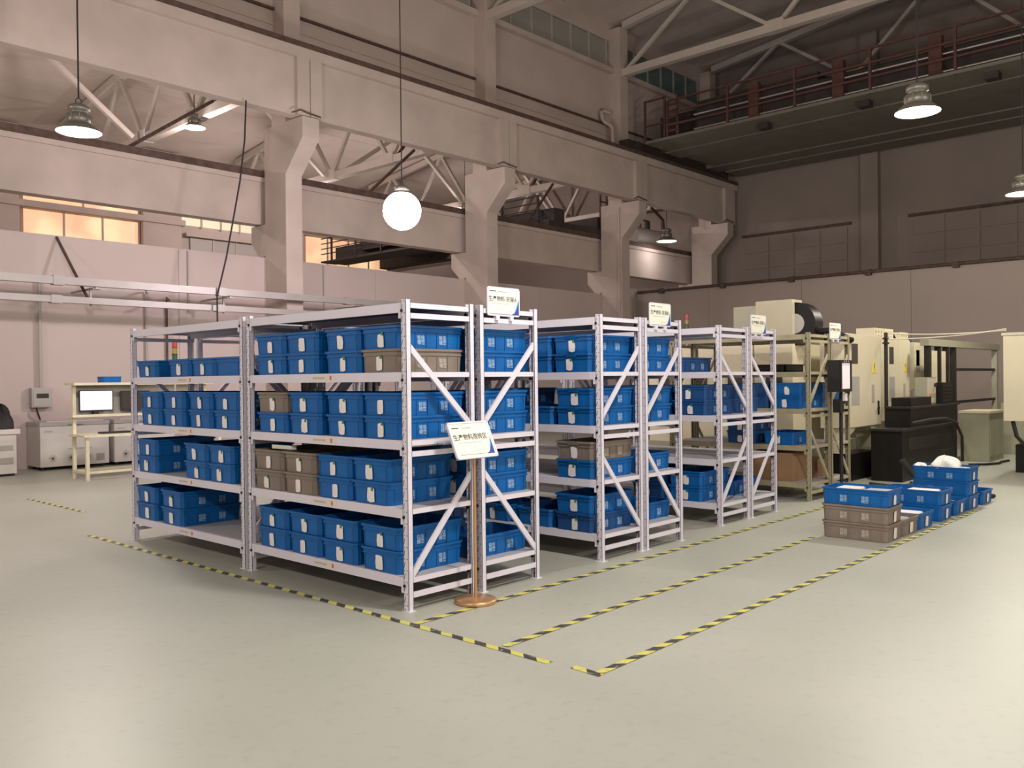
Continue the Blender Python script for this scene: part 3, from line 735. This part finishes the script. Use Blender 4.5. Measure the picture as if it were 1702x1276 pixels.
B_, G_, N_ = 'blue', 'grey', 'shaded'
W = 'stack from corner post'
gA = 'crates on the front rack'
fill(.303, 0, 'front rack by sign stand', 3, [(.285,[G_,B_]),(.70,[B_,B_]),(1.195,[B_,B_]),(1.615,[B_,B_])], W, gA)
fill(.303, 0, 'front rack by sign stand', 2, [(.275,[B_,B_]),(.695,[B_,B_]),(1.165,[B_,B_]),(1.60,[B_,G_])], W, gA)
fill(.303, 0, 'front rack by sign stand', 1, [(.40,[B_,B_]),(.815,[B_,B_]),(1.24,[G_,G_]),(1.66,[G_,G_])], W, gA)
fill(.303, 0, 'front rack by sign stand', 0, [(.31,[B_,B_]),(.765,[B_,B_]),(1.18,[B_,B_]),(1.60,[B_,B_])], W, gA)
gA2 = 'crates on the left front rack'; W2 = 'stack from near post'
fill(.303, 0, 'far left front rack', 3, [(2.245,['blue-']),(2.655,[B_]),(3.078,[B_]),(3.70,[B_])], W2, gA2)
fill(.303, 0, 'far left front rack', 2, [(2.28,[B_,B_]),(2.715,[B_,B_]),(3.19,[B_,B_]),(3.64,[B_,B_])], W2, gA2)
fill(.303, 0, 'far left front rack', 1, [(2.38,[B_,B_]),(2.80,[B_,B_]),(3.72,[B_,B_])], W2, gA2)
fill(.303, 0, 'far left front rack', 0, [(3.25,[B_,B_]),(3.74,[B_,B_])], W2, gA2)
W3 = 'stack from aisle end'
gS = 'crates on the rack with sign A'
fill(.972, 0, 'rack with sign A', 3, [(.285,[B_,B_]),(.71,[B_,B_]),(1.2,[B_,B_])], W3, gS)
fill(.972, 0, 'rack with sign A', 2, [(.285,[B_,B_]),(.71,[B_,B_]),(1.2,[B_])], W3, gS)
fill(.972, 0, 'rack with sign A', 1, [(.285,[B_,B_]),(.71,[B_,B_])], W3, gS)
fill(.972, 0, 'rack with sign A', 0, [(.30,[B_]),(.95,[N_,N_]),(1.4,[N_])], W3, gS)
gB = 'crates in row B'
fill(2.315, 0, 'row B first rack', 3, [(.285,[B_,B_]),(.71,[B_,B_]),(1.13,[B_])], W3, gB, holder=True)
fill(2.315, 0, 'row B first rack', 2, [(.265,[B_,B_]),(.69,[B_]),(1.12,[B_,B_])], W3, gB, holder=True)
fill(2.315, 0, 'row B first rack', 1, [(.27,[B_,G_])], W3, gB, holder=True)
fill(2.315, 0, 'row B first rack', 0, [(.28,[N_,B_]),(.72,[B_]),(1.2,[B_])], W3, gB, holder=True)
fill(2.95, 0, 'rack with sign B', 3, [(.285,[B_,B_]),(.71,[B_])], W3, gB)
fill(2.95, 0, 'rack with sign B', 2, [(.285,[B_,B_]),(.71,[B_])], W3, gB)
fill(2.95, 0, 'rack with sign B', 1, [(.30,[B_])], W3, gB)
fill(2.95, 0, 'rack with sign B', 0, [(.30,[B_])], W3, gB)
gC = 'crates in row C'
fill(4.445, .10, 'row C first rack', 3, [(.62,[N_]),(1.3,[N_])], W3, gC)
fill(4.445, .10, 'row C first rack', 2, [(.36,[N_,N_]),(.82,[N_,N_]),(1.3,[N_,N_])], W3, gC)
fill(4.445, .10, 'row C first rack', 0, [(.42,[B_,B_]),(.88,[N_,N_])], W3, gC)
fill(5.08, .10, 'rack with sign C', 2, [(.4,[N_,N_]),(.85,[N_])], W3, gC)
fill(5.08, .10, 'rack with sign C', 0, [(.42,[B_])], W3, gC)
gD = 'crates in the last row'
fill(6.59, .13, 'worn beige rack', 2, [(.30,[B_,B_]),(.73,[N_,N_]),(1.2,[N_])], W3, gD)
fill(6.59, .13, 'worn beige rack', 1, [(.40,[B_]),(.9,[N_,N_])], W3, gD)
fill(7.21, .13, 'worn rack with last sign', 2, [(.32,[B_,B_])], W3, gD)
def carton(x, y, z, sx, sy, sz, label):
    c = thing('cardboard_box', label, 'box', (x, y, z))
    MB().box(0, sx, 0, sy, 0, sz).obj('body', cardboard, c)
    MB().prism([(0,sz),(sx/2-.002,sz+.012),(sx/2-.002,sz+.018),(0,sz+.006)], 'y', 0, sy).obj('flap', cardboard, c)
    MB().prism([(sx,sz),(sx/2+.002,sz+.012),(sx/2+.002,sz+.018),(sx,sz+.006)], 'y', 0, sy).obj('flap', cardboard, c)
carton(6.36, .38, .217, .46, .55, .33, 'brown cardboard box on the bottom shelf of the worn beige rack')
carton(6.98, .34, .217, .34, .30, .22, 'small cardboard box on the bottom shelf under the last sign')
dt = thing('dark_tray', 'flat black tray on the top shelf of the worn beige rack', 'tray', (6.34, .45, 1.537))
MB().box(0, .5, 0, .42, 0, .012).box(0, .5, 0, .012, 0, .09).box(0, .5, .408, .42, 0, .09).box(0, .012, 0, .42, 0, .09).box(.488, .5, 0, .42, 0, .09).obj('shell', machdark, dt)
MB().box(-.015, .515, -.015, .0, .08, .092).box(-.015, .515, .42, .435, .08, .092).box(-.015, 0, 0, .42, .08, .092).box(.5, .515, 0, .42, .08, .092).obj('rim', machdark, dt)
bd = MB().prism([(0,0),(.03,-.005),(.26,.0),(.27,.02),(.02,.03)], 'z', 0, .03).obj('foam_strip', paper_y, None, (.10, 1.40, LV[1]+.002+2*PITCH+.006), (0,0,R(95)))
tag(bd, 'cream foam strip lying on the grey crates', 'strip')

# ================================================================== SIGNS
def sign_face(parent, w_, h_, head, y=-.0035):
    """printed board in local xz facing -y, origin at its lower left corner"""
    MB().prism([(w_-.012,.012),(w_-.095,.012),(w_-.060,.026),(w_-.040,.05),(w_-.024,.085),(w_-.013,.125)], 'y', y-.0006, y).obj('blue_corner', bluewave, parent)
    MB().prism([(w_-.060,.028),(w_-.040,.052),(w_-.024,.087),(w_-.013,.14),(w_-.033,.085),(w_-.050,.050)], 'y', y-.0012, y-.0007).obj('teal_corner', tealwave, parent)
    put('lettering', text_mesh(head, w_*.125 if len(head) < 9 else w_*.112, ink), parent, (w_*.46, y-.001, h_*.58), FACE_MY)
    MB().box(.02, .085, y-.0006, y, h_-.034, h_-.027).obj('logo_bar', ink, parent)
    MB().box(.11, .20, y-.0006, y, h_-.035, h_-.029).obj('header_line', inkgrey, parent)
    MB().box(.045, w_-.10, y-.0006, y, h_*.42, h_*.425+.002).obj('sub_line', inkgrey, parent)
    MB().box(w_*.5, w_*.78, y-.0006, y, h_*.18, h_*.18+.002).obj('foot_line', inkgrey, parent)
    MB().box(.025, w_*.72, y-.0006, y, h_*.065, h_*.065+.002).obj('foot_line', ink, parent)
def rack_sign(x, y, ch, label):
    t = thing('rack_sign', label, 'sign', (x, y, 1.93), 0, 'row signs clipped on the rack ends')
    w_, h_ = .335, .205
    cs = .018
    poly = [(cs,0),(w_-cs,0),(w_-.005,.005),(w_,cs),(w_,h_-cs),(w_-.005,h_-.005),(w_-cs,h_),(cs,h_),(.005,h_-.005),(0,h_-cs),(0,cs),(.005,.005)]
    MB().prism(poly, 'y', -.008, 0).obj('frame', rackwhite, t)
    MB().box(.012, w_-.012, -.0095, -.008, .012, h_-.012).obj('board', paper_y, t)
    sign_face(t, w_, h_, '生产物料 货架'+ch, -.0097)
    for k in (.085, .23): MB().box(k, k+.035, -.012, .02, -.03, .004).obj('clip', rackwhite, t)
rack_sign(.735, -.003, 'A', 'white sign reading shelf A on top of the front double rack')
rack_sign(2.715, -.025, 'B', 'white sign reading shelf B on the second double rack')
rack_sign(4.785, .095, 'C', 'white sign reading shelf C on the third double rack')
rack_sign(6.86, .125, 'D', 'white sign on the worn beige rack in the last row')
ss = thing('sign_stand', 'gold pole stand with a tilted cream sign at the front rack', 'sign stand', (.455, -.145, 0))
MB().lathe([(.001,.0),(.138,.0),(.140,.006),(.140,.020),(.134,.028),(.03,.034),(.001,.034)], 36).obj('base', gold, ss)
MB().cyl((0,0,.034), (0,0,1.04), .0115, n=14).obj('pole', gold, ss)
sb = bpy.data.objects.new('sign_board', MB().box(0, .37, 0, .008, 0, .235).mesh('sign_board', paper_y)); C.objects.link(sb); sb.parent = ss
sb.location = (-.185, -.045, .975); sb.rotation_euler = (R(-24), 0, R(2))
sign_face(sb, .37, .235, '生产物料周转区', -.0003)
MB().box(-.012, .0, -.004, .012, -.012, .247).box(.37, .382, -.004, .012, -.012, .247).box(-.012, .382, -.004, .012, -.012, 0).box(-.012, .382, -.004, .012, .235, .247).obj('board_frame', rackwhite, sb)
MB().cyl((.185, .012, .10), (.185, .035, .08), .02, n=10).obj('socket', gold, sb)

# ================================================================== FLOOR TAPE
def tape(x0, y0, x1, y1, label, wd=.048, z=.0015):
    L = math.hypot(x1-x0, y1-y0)
    o = MB().box(0, L, -wd/2, wd/2, 0, .001).obj('floor_tape', tape_m, None, (x0, y0, z), (0, 0, math.atan2(y1-y0, x1-x0)))
    return tag(o, label, 'tape', 'black and yellow floor tape')
tape(-.17, -1.32, -.19, 4.55, 'long hazard tape along the front of the racks')
tape(-.15, -.235, 6.6, -.175, 'hazard tape along the rack ends nearest the posts', z=.003)
tape(-.12, -.95, 4.10, -.86, 'middle hazard tape running toward the floor crates', z=.003)
tape(-.13, -1.61, 6.9, -1.53, 'outer hazard tape running past the floor crates', z=.003)
tape(-.14, -1.45, -.15, -1.64, 'short scrap of hazard tape at the outer corner')
tape(.40, 6.2, .40, 8.0, 'distant hazard tape on the floor left of the racks')

# ================================================================== FLOOR CRATES
gF = 'crates stacked on the floor'
def fcrate(x, kinds, names, lets=True):
    for j, (kd, nm) in enumerate(zip(kinds, names)):
        crate(x, -1.185, .002+j*PITCH, nm, kd, R(-90), False, lett=True, group=gF)
        o = C.objects[-1]
def floor_crate(x, j, kd, label, dx=0):
    o = put('crate', CM[kd], None, (x+dx, -1.185, .004+j*PITCH), (0, 0, R(-90+rc.uniform(-1,1))))
    tag(o, label, 'crate', gF)
    for d in (-.097, .097): put('lettering', LET[kd], o, (d, -.1938, .056), (R(90-2.6), 0, 0))
    put('paper_label', PAPERS[j % 6], o, (.577, 0, 0)) if False else None
    # small paper tag on the end that looks down the hall
    put('paper_label', PAPERS[(j+2) % 6], o, (0, 0, 0), (0, 0, R(180)))
    return o
floor_crate(4.43, 0, 'grey', 'grey floor crate at the bottom of the nearest stack')
floor_crate(4.43, 1, 'grey', 'grey floor crate in the middle of the nearest stack')
floor_crate(4.43, 2, 'blue', 'blue floor crate with papers on top of the nearest stack')
floor_crate(4.86, 0, 'grey', 'single low grey floor crate behind the nearest stack')
floor_crate(5.30, 0, 'blue', 'single low blue floor crate before the two-high stack')
floor_crate(5.92, 0, 'blue', 'blue lower crate of the two-high floor stack')
floor_crate(5.92, 1, 'blue', 'blue upper crate of the two-high floor stack')
floor_crate(6.42, 0, 'blue', 'single blue floor crate between the two taller stacks')
floor_crate(6.88, 0, 'blue', 'blue bottom crate of the floor stack with white cloth')
floor_crate(6.88, 1, 'blue', 'blue middle crate of the floor stack with white cloth')
floor_crate(6.88, 2, 'blue', 'blue top crate under the white cloth')
floor_crate(7.42, 0, 'blue', 'last single blue floor crate beyond the cloth stack')
def inside(x, j, sx, sy, x_, y_, label, m=paper, nm='paper_pile', h=.1):
    o = MB().box(-sx/2, sx/2, -sy/2, sy/2, 0, h).box(-sx/2+.01, sx/2+.012, -sy/2+.015, sy/2-.02, h, h+.006).obj(nm, m, None, (x+x_, -1.185+y_, .004+j*PITCH+.013), (0,0,R(3)))
    tag(o, label, 'papers' if m is paper else 'parts')
inside(4.43, 2, .26, .22, 0, .12, 'papers lying in the blue crate on the nearest floor stack', h=.118)
inside(4.43, 2, .30, .24, 0, -.13, 'grey metal parts in the blue crate on the nearest stack', gs, 'metal_parts', .108)
inside(4.86, 0, .30, .46, 0, 0, 'grey metal parts filling the low grey floor crate', gs, 'metal_parts', .108)
inside(5.30, 0, .28, .44, 0, 0, 'pale sheet lying in the single blue floor crate', paper, 'paper_sheet', .11)
inside(5.92, 1, .28, .30, 0, -.05, 'pale sheet lying in the two-high blue crate stack', paper, 'paper_sheet', .112)
inside(6.42, 0, .28, .40, 0, 0, 'grey parts in the floor crate between the stacks', gs, 'metal_parts', .09)
inside(6.88, 2, .30, .46, 0, 0, 'cardboard inlay in the crate under the white cloth', gs, 'metal_parts', .112)
tag(lump('white_cloth', .13, .15, .115, cloth_m, (6.82, -1.20, .004+2*PITCH+.133), 5), 'crumpled white cloth on the tallest blue floor stack', 'cloth')
tag(lump('white_rag', .08, .07, .04, cloth_m, (6.80, -.935, .004+2*PITCH+.133), 9), 'flat white rag beside the crumpled cloth', 'cloth')

# ================================================================== MACHINES
def cabinet(x0, x1, y, z0, z1, dep, label, tri=True, split=False, body=True):
    t = thing('machining_centre', label, 'machine', (x0, y, 0)); w_ = x1-x0
    # cast base and column standing on the floor behind the electrical cabinet
    if body:
        MB().box(-.05, w_+.1, .45, 2.4, 0, .55).obj('base', machgrey, t)
        MB().box(.1, w_-.1, dep, 1.1, .55, 2.0).obj('column', machcream, t)
        MB().box(-.2, w_+.15, 1.1, 2.7, .55, 1.95).obj('enclosure', machcream, t)
    d = .02
    cb = MB().box(0, w_, d, dep, z0, z1).obj('cabinet', machcream, t)
    n = 2 if split else 1
    for k in range(n):
        a = k*w_/n+.012; b = (k+1)*w_/n-.012
        dr = MB().box(a, b, 0, d-.002, z0+.012, z1-.012).obj('cabinet_door', machcream, t)
        MB().box(b-.14, b-.08, -.006, 0, z0+.16, z0+.36).obj('door_lock', blackplastic, dr)
        MB().box(b-.16, b-.12, -.03, -.006, z0+.24, z0+.27).obj('door_handle', blackplastic, dr)
    MB().box(w_*.13, w_*.30, -.004, 0, z1-.42, z1-.14).obj('name_plate', smoked, t)
    MB().box(w_*.12, w_*.34, -.004, 0, z0+.32, z0+.72).obj('vent_grille', greypaint, t)
    MB().box(w_*.70, w_*.78, -.004, 0, z0+.34, z0+.60).obj('vent_grille', greypaint, t)
    if tri:
        cx = w_*.78; zc = z1-.48
        tr = MB().prism([(cx-.07,zc-.07),(cx+.07,zc-.07),(cx,zc+.15)], 'y', -.005, 0).obj('warning_triangle', yellow, t)
        MB().prism([(cx-.012,zc+.07),(cx+.016,zc+.07),(cx+.002,zc+.03),(cx+.016,zc+.03),(cx-.014,zc-.05),(cx-.002,zc+.01),(cx-.016,zc+.01)], 'y', -.0065, -.005).obj('bolt_mark', ink, tr)
    return t
M1 = cabinet(8.34, 9.62, .50, .75, 2.07, .38, 'cream machining centre with roof blower and warning triangle behind last rack', body=False)
MB().prism([(.02,.74),(.35,.74),(.30,.70),(.12,.64),(.08,.40),(.02,.40)], 'y', .03, .34).obj('chute', machcream, M1)
MB().prism([(1.26,.74),(.90,.74),(1.0,.68),(1.18,.62),(1.2,.42),(1.26,.42)], 'y', .03, .34).obj('chute', machcream, M1)
MB().box(.2, 1.2, .05, .34, .0, .38).obj('coolant_tank', machdark, M1)
M2 = cabinet(10.95, 12.1, .90, .74, 2.09, .4, 'brightly lit cream machining centre, second in the machine row', split=True)
M3 = cabinet(12.75, 13.7, 1.05, 1.22, 2.07, .4, 'third cream machining centre behind the black conveyor', tri=False)
# controllers and gear on top of the machines
for par, x, y in ((M2, .05, .2), (M2, .5, .2), (M3, .2, .3)):
    tb = MB().box(x, x+.42, y, y+.3, 2.09, 2.27).obj('top_unit', machcream, par)
    for i in range(3):
        for j in range(2): MB().box(x+.05+i*.12, x+.10+i*.12, y-.003, y, 2.12+j*.07, 2.16+j*.07).obj('vent_slot', machgrey, tb)
    MB().tube([(x+.42, y+.1, 2.16), (x+.55, y+.1, 2.22), (x+.7, y+.1, 2.12), (x+.75, y+.1, 2.09)], .05, 8).obj('hose', machdark, par)
# first machine seen through the racks with the blower on its roof
M0 = (-.34, .72, 0)
MB().box(-.1, 2.1, -.15, 2.3, 0, .5).obj('base', machgrey, M1, M0)
for k in range(4): MB().box(-.02, 2.0, -.10+k*.6, .48+k*.6, .5, 1.94).obj('enclosure_panel', machcream, M1, M0)
for k in range(4): MB().box(-.03, -.02, .05+k*.6, .30+k*.6, 1.0, 1.5).obj('window', smoked, M1, M0)
MB().box(-.02, .30, -.10, .45, 1.94, 2.56).obj('mist_collector', mat('collector_beige', (0.45, 0.40, 0.29), 0.5, noise=0.06), M1, M0)
MB().box(-.02, .30, .45, .80, 1.94, 2.50).obj('mist_collector', machgrey, M1, M0)
mb = MB(); mb.cyl((.06, -.10, 2.22), (.32, -.10, 2.22), .30, n=24); mb.obj('blower_drum', machdark, M1, M0)
MB().cyl((.055, -.10, 2.22), (.06, -.10, 2.22), .14, n=20).obj('blower_inlet', greypaint, M1, M0)
MB().tube([(.2,-.38,2.1),(.2,-.55,2.1),(.25,-.7,2.02),(.4,-.75,1.98),(.6,-.62,1.97)], .05, 8).obj('hose', machdark, M1, M0)
# black conveyor / coolant unit
bk = thing('chip_conveyor', 'black chip conveyor and coolant tank in front of the cream machines', 'conveyor', (8.85, -.05, 0))
MB().box(.0, 2.5, 0, .42, .0, .70).obj('tank', machdark, bk)
MB().box(-.02, 2.52, -.02, .44, .70, .73).obj('tank_rim', machdark2, bk)
MB().box(.55, 2.75, .06, .40, .73, 1.0).obj('hopper', machdark, bk)
MB().box(.52, 2.78, .03, .42, 1.0, 1.025).obj('hopper_rim', machdark2, bk)
MB().box(.75, 1.65, .12, .40, 1.025, 1.15).obj('cover', machdark, bk)
MB().box(2.15, 2.6, .1, .40, 1.025, 1.36).obj('motor', machdark, bk)
for k in range(5): MB().box(2.14, 2.61, .09, .1, 1.07+k*.055, 1.09+k*.055).obj('motor_fin', machdark2, bk)
MB().box(.25, 1.5, -.006, 0, .42, .60).obj('access_panel', machdark2, bk)
MB().box(1.65, 2.3, -.006, 0, .30, .36).obj('access_panel', machdark2, bk)
MB().tube([(.4,.0,.80),(1.0,-.06,.83),(1.7,-.08,.82),(2.2,-.07,.74),(2.55,-.06,.5),(2.6,-.05,.1)], .022, 8).obj('hose', machdark2, bk)
MB().tube([(-.3,-.1,.34),(-.2,-.2,.14),(0,-.28,.05),(.3,-.33,.03),(.9,-.34,.03)], .04, 8).obj('hose', blackrubber, bk)
cbx = thing('control_box', 'grey control box with switches above the black conveyor', 'control box', (10.53, .12, 1.026))
MB().box(0, .42, .02, .2, 0, .42).obj('body', machgrey, cbx)
MB().box(.02, .40, .012, .02, .02, .40).obj('cover', hose, cbx)
for k in range(5): MB().box(.05+k*.065, .09+k*.065, .006, .012, .12, .17).obj('switch', mat('switch_orange', (.5,.3,.16), .5), cbx)
MB().cyl((.33, .012, .3), (.33, -.02, .3), .03, n=12).obj('dial', blackplastic, cbx)
# frame of posts and gantry beyond
gt = thing('gantry_frame', 'dark steel frame of posts beyond the black conveyor', 'frame', (12.15, .60, 0))
for x in (0, .55, 1.0, 1.42): MB().box(x, x+.09, .0, .09, 0, 1.98).obj('post', machdark2, gt)
MB().box(-.1, 4.4, -.02, .12, 1.98, 2.10).obj('top_beam', machgrey, gt)
MB().box(.20, .48, .02, .07, .95, 1.9).obj('infill_panel', machcream, gt)
MB().box(.66, .95, .02, .07, 1.0, 1.9).obj('infill_panel', machcream, gt)
MB().box(1.51, 4.3, .03, .06, 1.55, 1.60).obj('rail', machdark2, gt)
MB().box(1.51, 4.3, .03, .06, .95, 1.0).obj('rail', machdark2, gt)
MB().box(4.25, 4.35, .0, .1, 0, 1.98).obj('post', machgrey, gt)
gc = thing('machine_cabinet', 'greenish grey low machine cabinet beside the black conveyor', 'cabinet', (12.6, -.20, 0))
MB().box(0, .9, 0, .45, 0, .82).obj('body', machgrey, gc)
MB().box(-.02, .92, -.02, .47, .82, .86).obj('top', machcream, gc)
MB().box(.05, .4, -.01, 0, .1, .7).obj('door', machgrey, gc)
MB().box(.47, .85, -.01, 0, .1, .7).obj('door', machgrey, gc)
gc2 = thing('machine_cabinet', 'green grey equipment cabinet near the right machine', 'cabinet', (14.4, -.45, 0))
MB().box(0, .45, 0, .5, 0, .95).obj('body', machgrey, gc2)
MB().box(0, .9, .05, .45, 1.25, 1.6).obj('white_unit', machcream, gc2)
MB().box(.05, .12, .1, .2, .95, 1.25).obj('post', machgrey, gc2)
MB().box(.8, .87, .1, .2, 0, 1.25).obj('post', machgrey, gc2)
mr = thing('machining_centre', 'beige machine cabinet cut by the right picture edge', 'machine', (11.0, -.80, 0))
MB().box(0, 1.2, -2.2, 0, .78, 2.06).obj('cabinet', machcream, mr)
MB().box(-.02, 1.22, -2.22, .02, 2.06, 2.10).obj('top_edge', hose, mr)
MB().box(.15, 1.3, -2.1, -.12, 0, .42).obj('base', machdark, mr)
MB().prism([(-.15,.42),(-.35,.78),(-1.9,.78),(-2.0,.42)], 'x', .3, 1.1).obj('column', machgrey, mr)
MB().tube([(.1,-.1,.77),(.05,-.16,.55),(.12,-.25,.42)], .03, 8).obj('hose', blackrubber, mr)
# control panel on an arm
pn = thing('operator_console', 'black-framed operator console with a pale screen at the last rack', 'console', (6.79, -.10, 0))
hd = MB().box(-.175, .165, 0, .15, 1.29, 1.67).obj('head', blackplastic, pn)
MB().box(-.175, .165, -.012, 0, 1.29, 1.325).box(-.175, .165, -.012, 0, 1.635, 1.67).box(-.175, -.13, -.012, 0, 1.325, 1.635).box(.125, .165, -.012, 0, 1.325, 1.635).obj('bezel', machdark, hd)
MB().box(-.13, .125, -.004, 0, 1.325, 1.635).obj('screen', panel_scr, hd)
for k in range(3): MB().cyl((-.06+k*.06, -.016, 1.652), (-.06+k*.06, -.012, 1.652), .009, n=8).obj('button', inkgrey, hd)
MB().box(.10, .16, .10, .225, 1.40, 1.46).obj('mounting_arm', machdark2, pn)
MB().cyl((.10, .10, .03), (.10, .10, 1.3), .022, n=10).obj('pole', blackplastic, pn)
MB().box(-.04, .22, -.02, .21, 0, .03).obj('foot', machdark, pn)
MB().box(-.09, .02, .03, .12, 1.04, 1.20).obj('cable_box', machdark2, pn)
MB().box(-.02, .05, .0, .03, 1.18, 1.27).obj('note_paper', paper, pn)
MB().tube([(.16, .06, 1.40), (.22, .05, 1.46), (.25, .04, 1.40), (.21, .05, 1.28), (.12, .08, 1.15)], .02, 8).obj('cable', blackrubber, pn)
# hose lines strung above the machines
for k, (za, zb, dip, lab) in enumerate(((2.10, 2.14, .10, 'upper pale air hose strung above the machines'), (2.02, 2.16, .12, 'lower pale air hose strung above the machines'))):
    pts = []
    for i in range(17):
        u = i/16; pts.append((9.7+u*1.35, .42-u*1.25, za+(zb-za)*u-dip*4*u*(1-u)*.3))
    o = MB().tube(pts, .011, 6).obj('air_hose', hose); tag(o, lab, 'hose', 'air hoses above the machines')
pl = thing('support_pole', 'thin dark pole carrying hoses between two cream machines', 'pole', (9.74, .47, 0))
MB().cyl((0,0,0), (0,0,2.12), .028, n=8).obj('pole', machdark2, pl)
for z in (2.02, 1.95): MB().box(-.06, .06, -.03, .03, z, z+.025).obj('cross_arm', machdark2, pl)
stack_light(2.86, 8.95, 0, 2.14, 'red and black signal tower seen above the left rack')
stack_light(11.57, 5.0, 0, 2.75, 'dark signal tower above the sign C row')

for k, (pts, r_, lab) in enumerate((
    ([(8.30,.18,.02),(8.15,.0,.03),(8.2,-.2,.02),(8.5,-.3,.02),(8.7,-.22,.02)], .025, 'black cable curled on the floor before the cream machine'),
    ([(11.8,-.1,.02),(12.0,-.3,.02),(12.3,-.42,.02),(12.6,-.38,.02),(12.9,-.42,.02)], .02, 'black cable lying beside the green grey cabinet'),
    ([(7.75,-1.3,.02),(7.9,-1.42,.03),(8.05,-1.25,.02),(7.9,-1.1,.02)], .025, 'loop of black hose behind the floor crates'))):
    fine = []
    for a, b in zip(pts[:-1], pts[1:]):
        for i in range(4): fine.append(tuple(a[q]+(b[q]-a[q])*i/4 for q in range(3)))
    fine.append(pts[-1])
    tag(MB().tube(fine, r_, 8).obj('floor_cable', blackrubber), lab, 'cable')
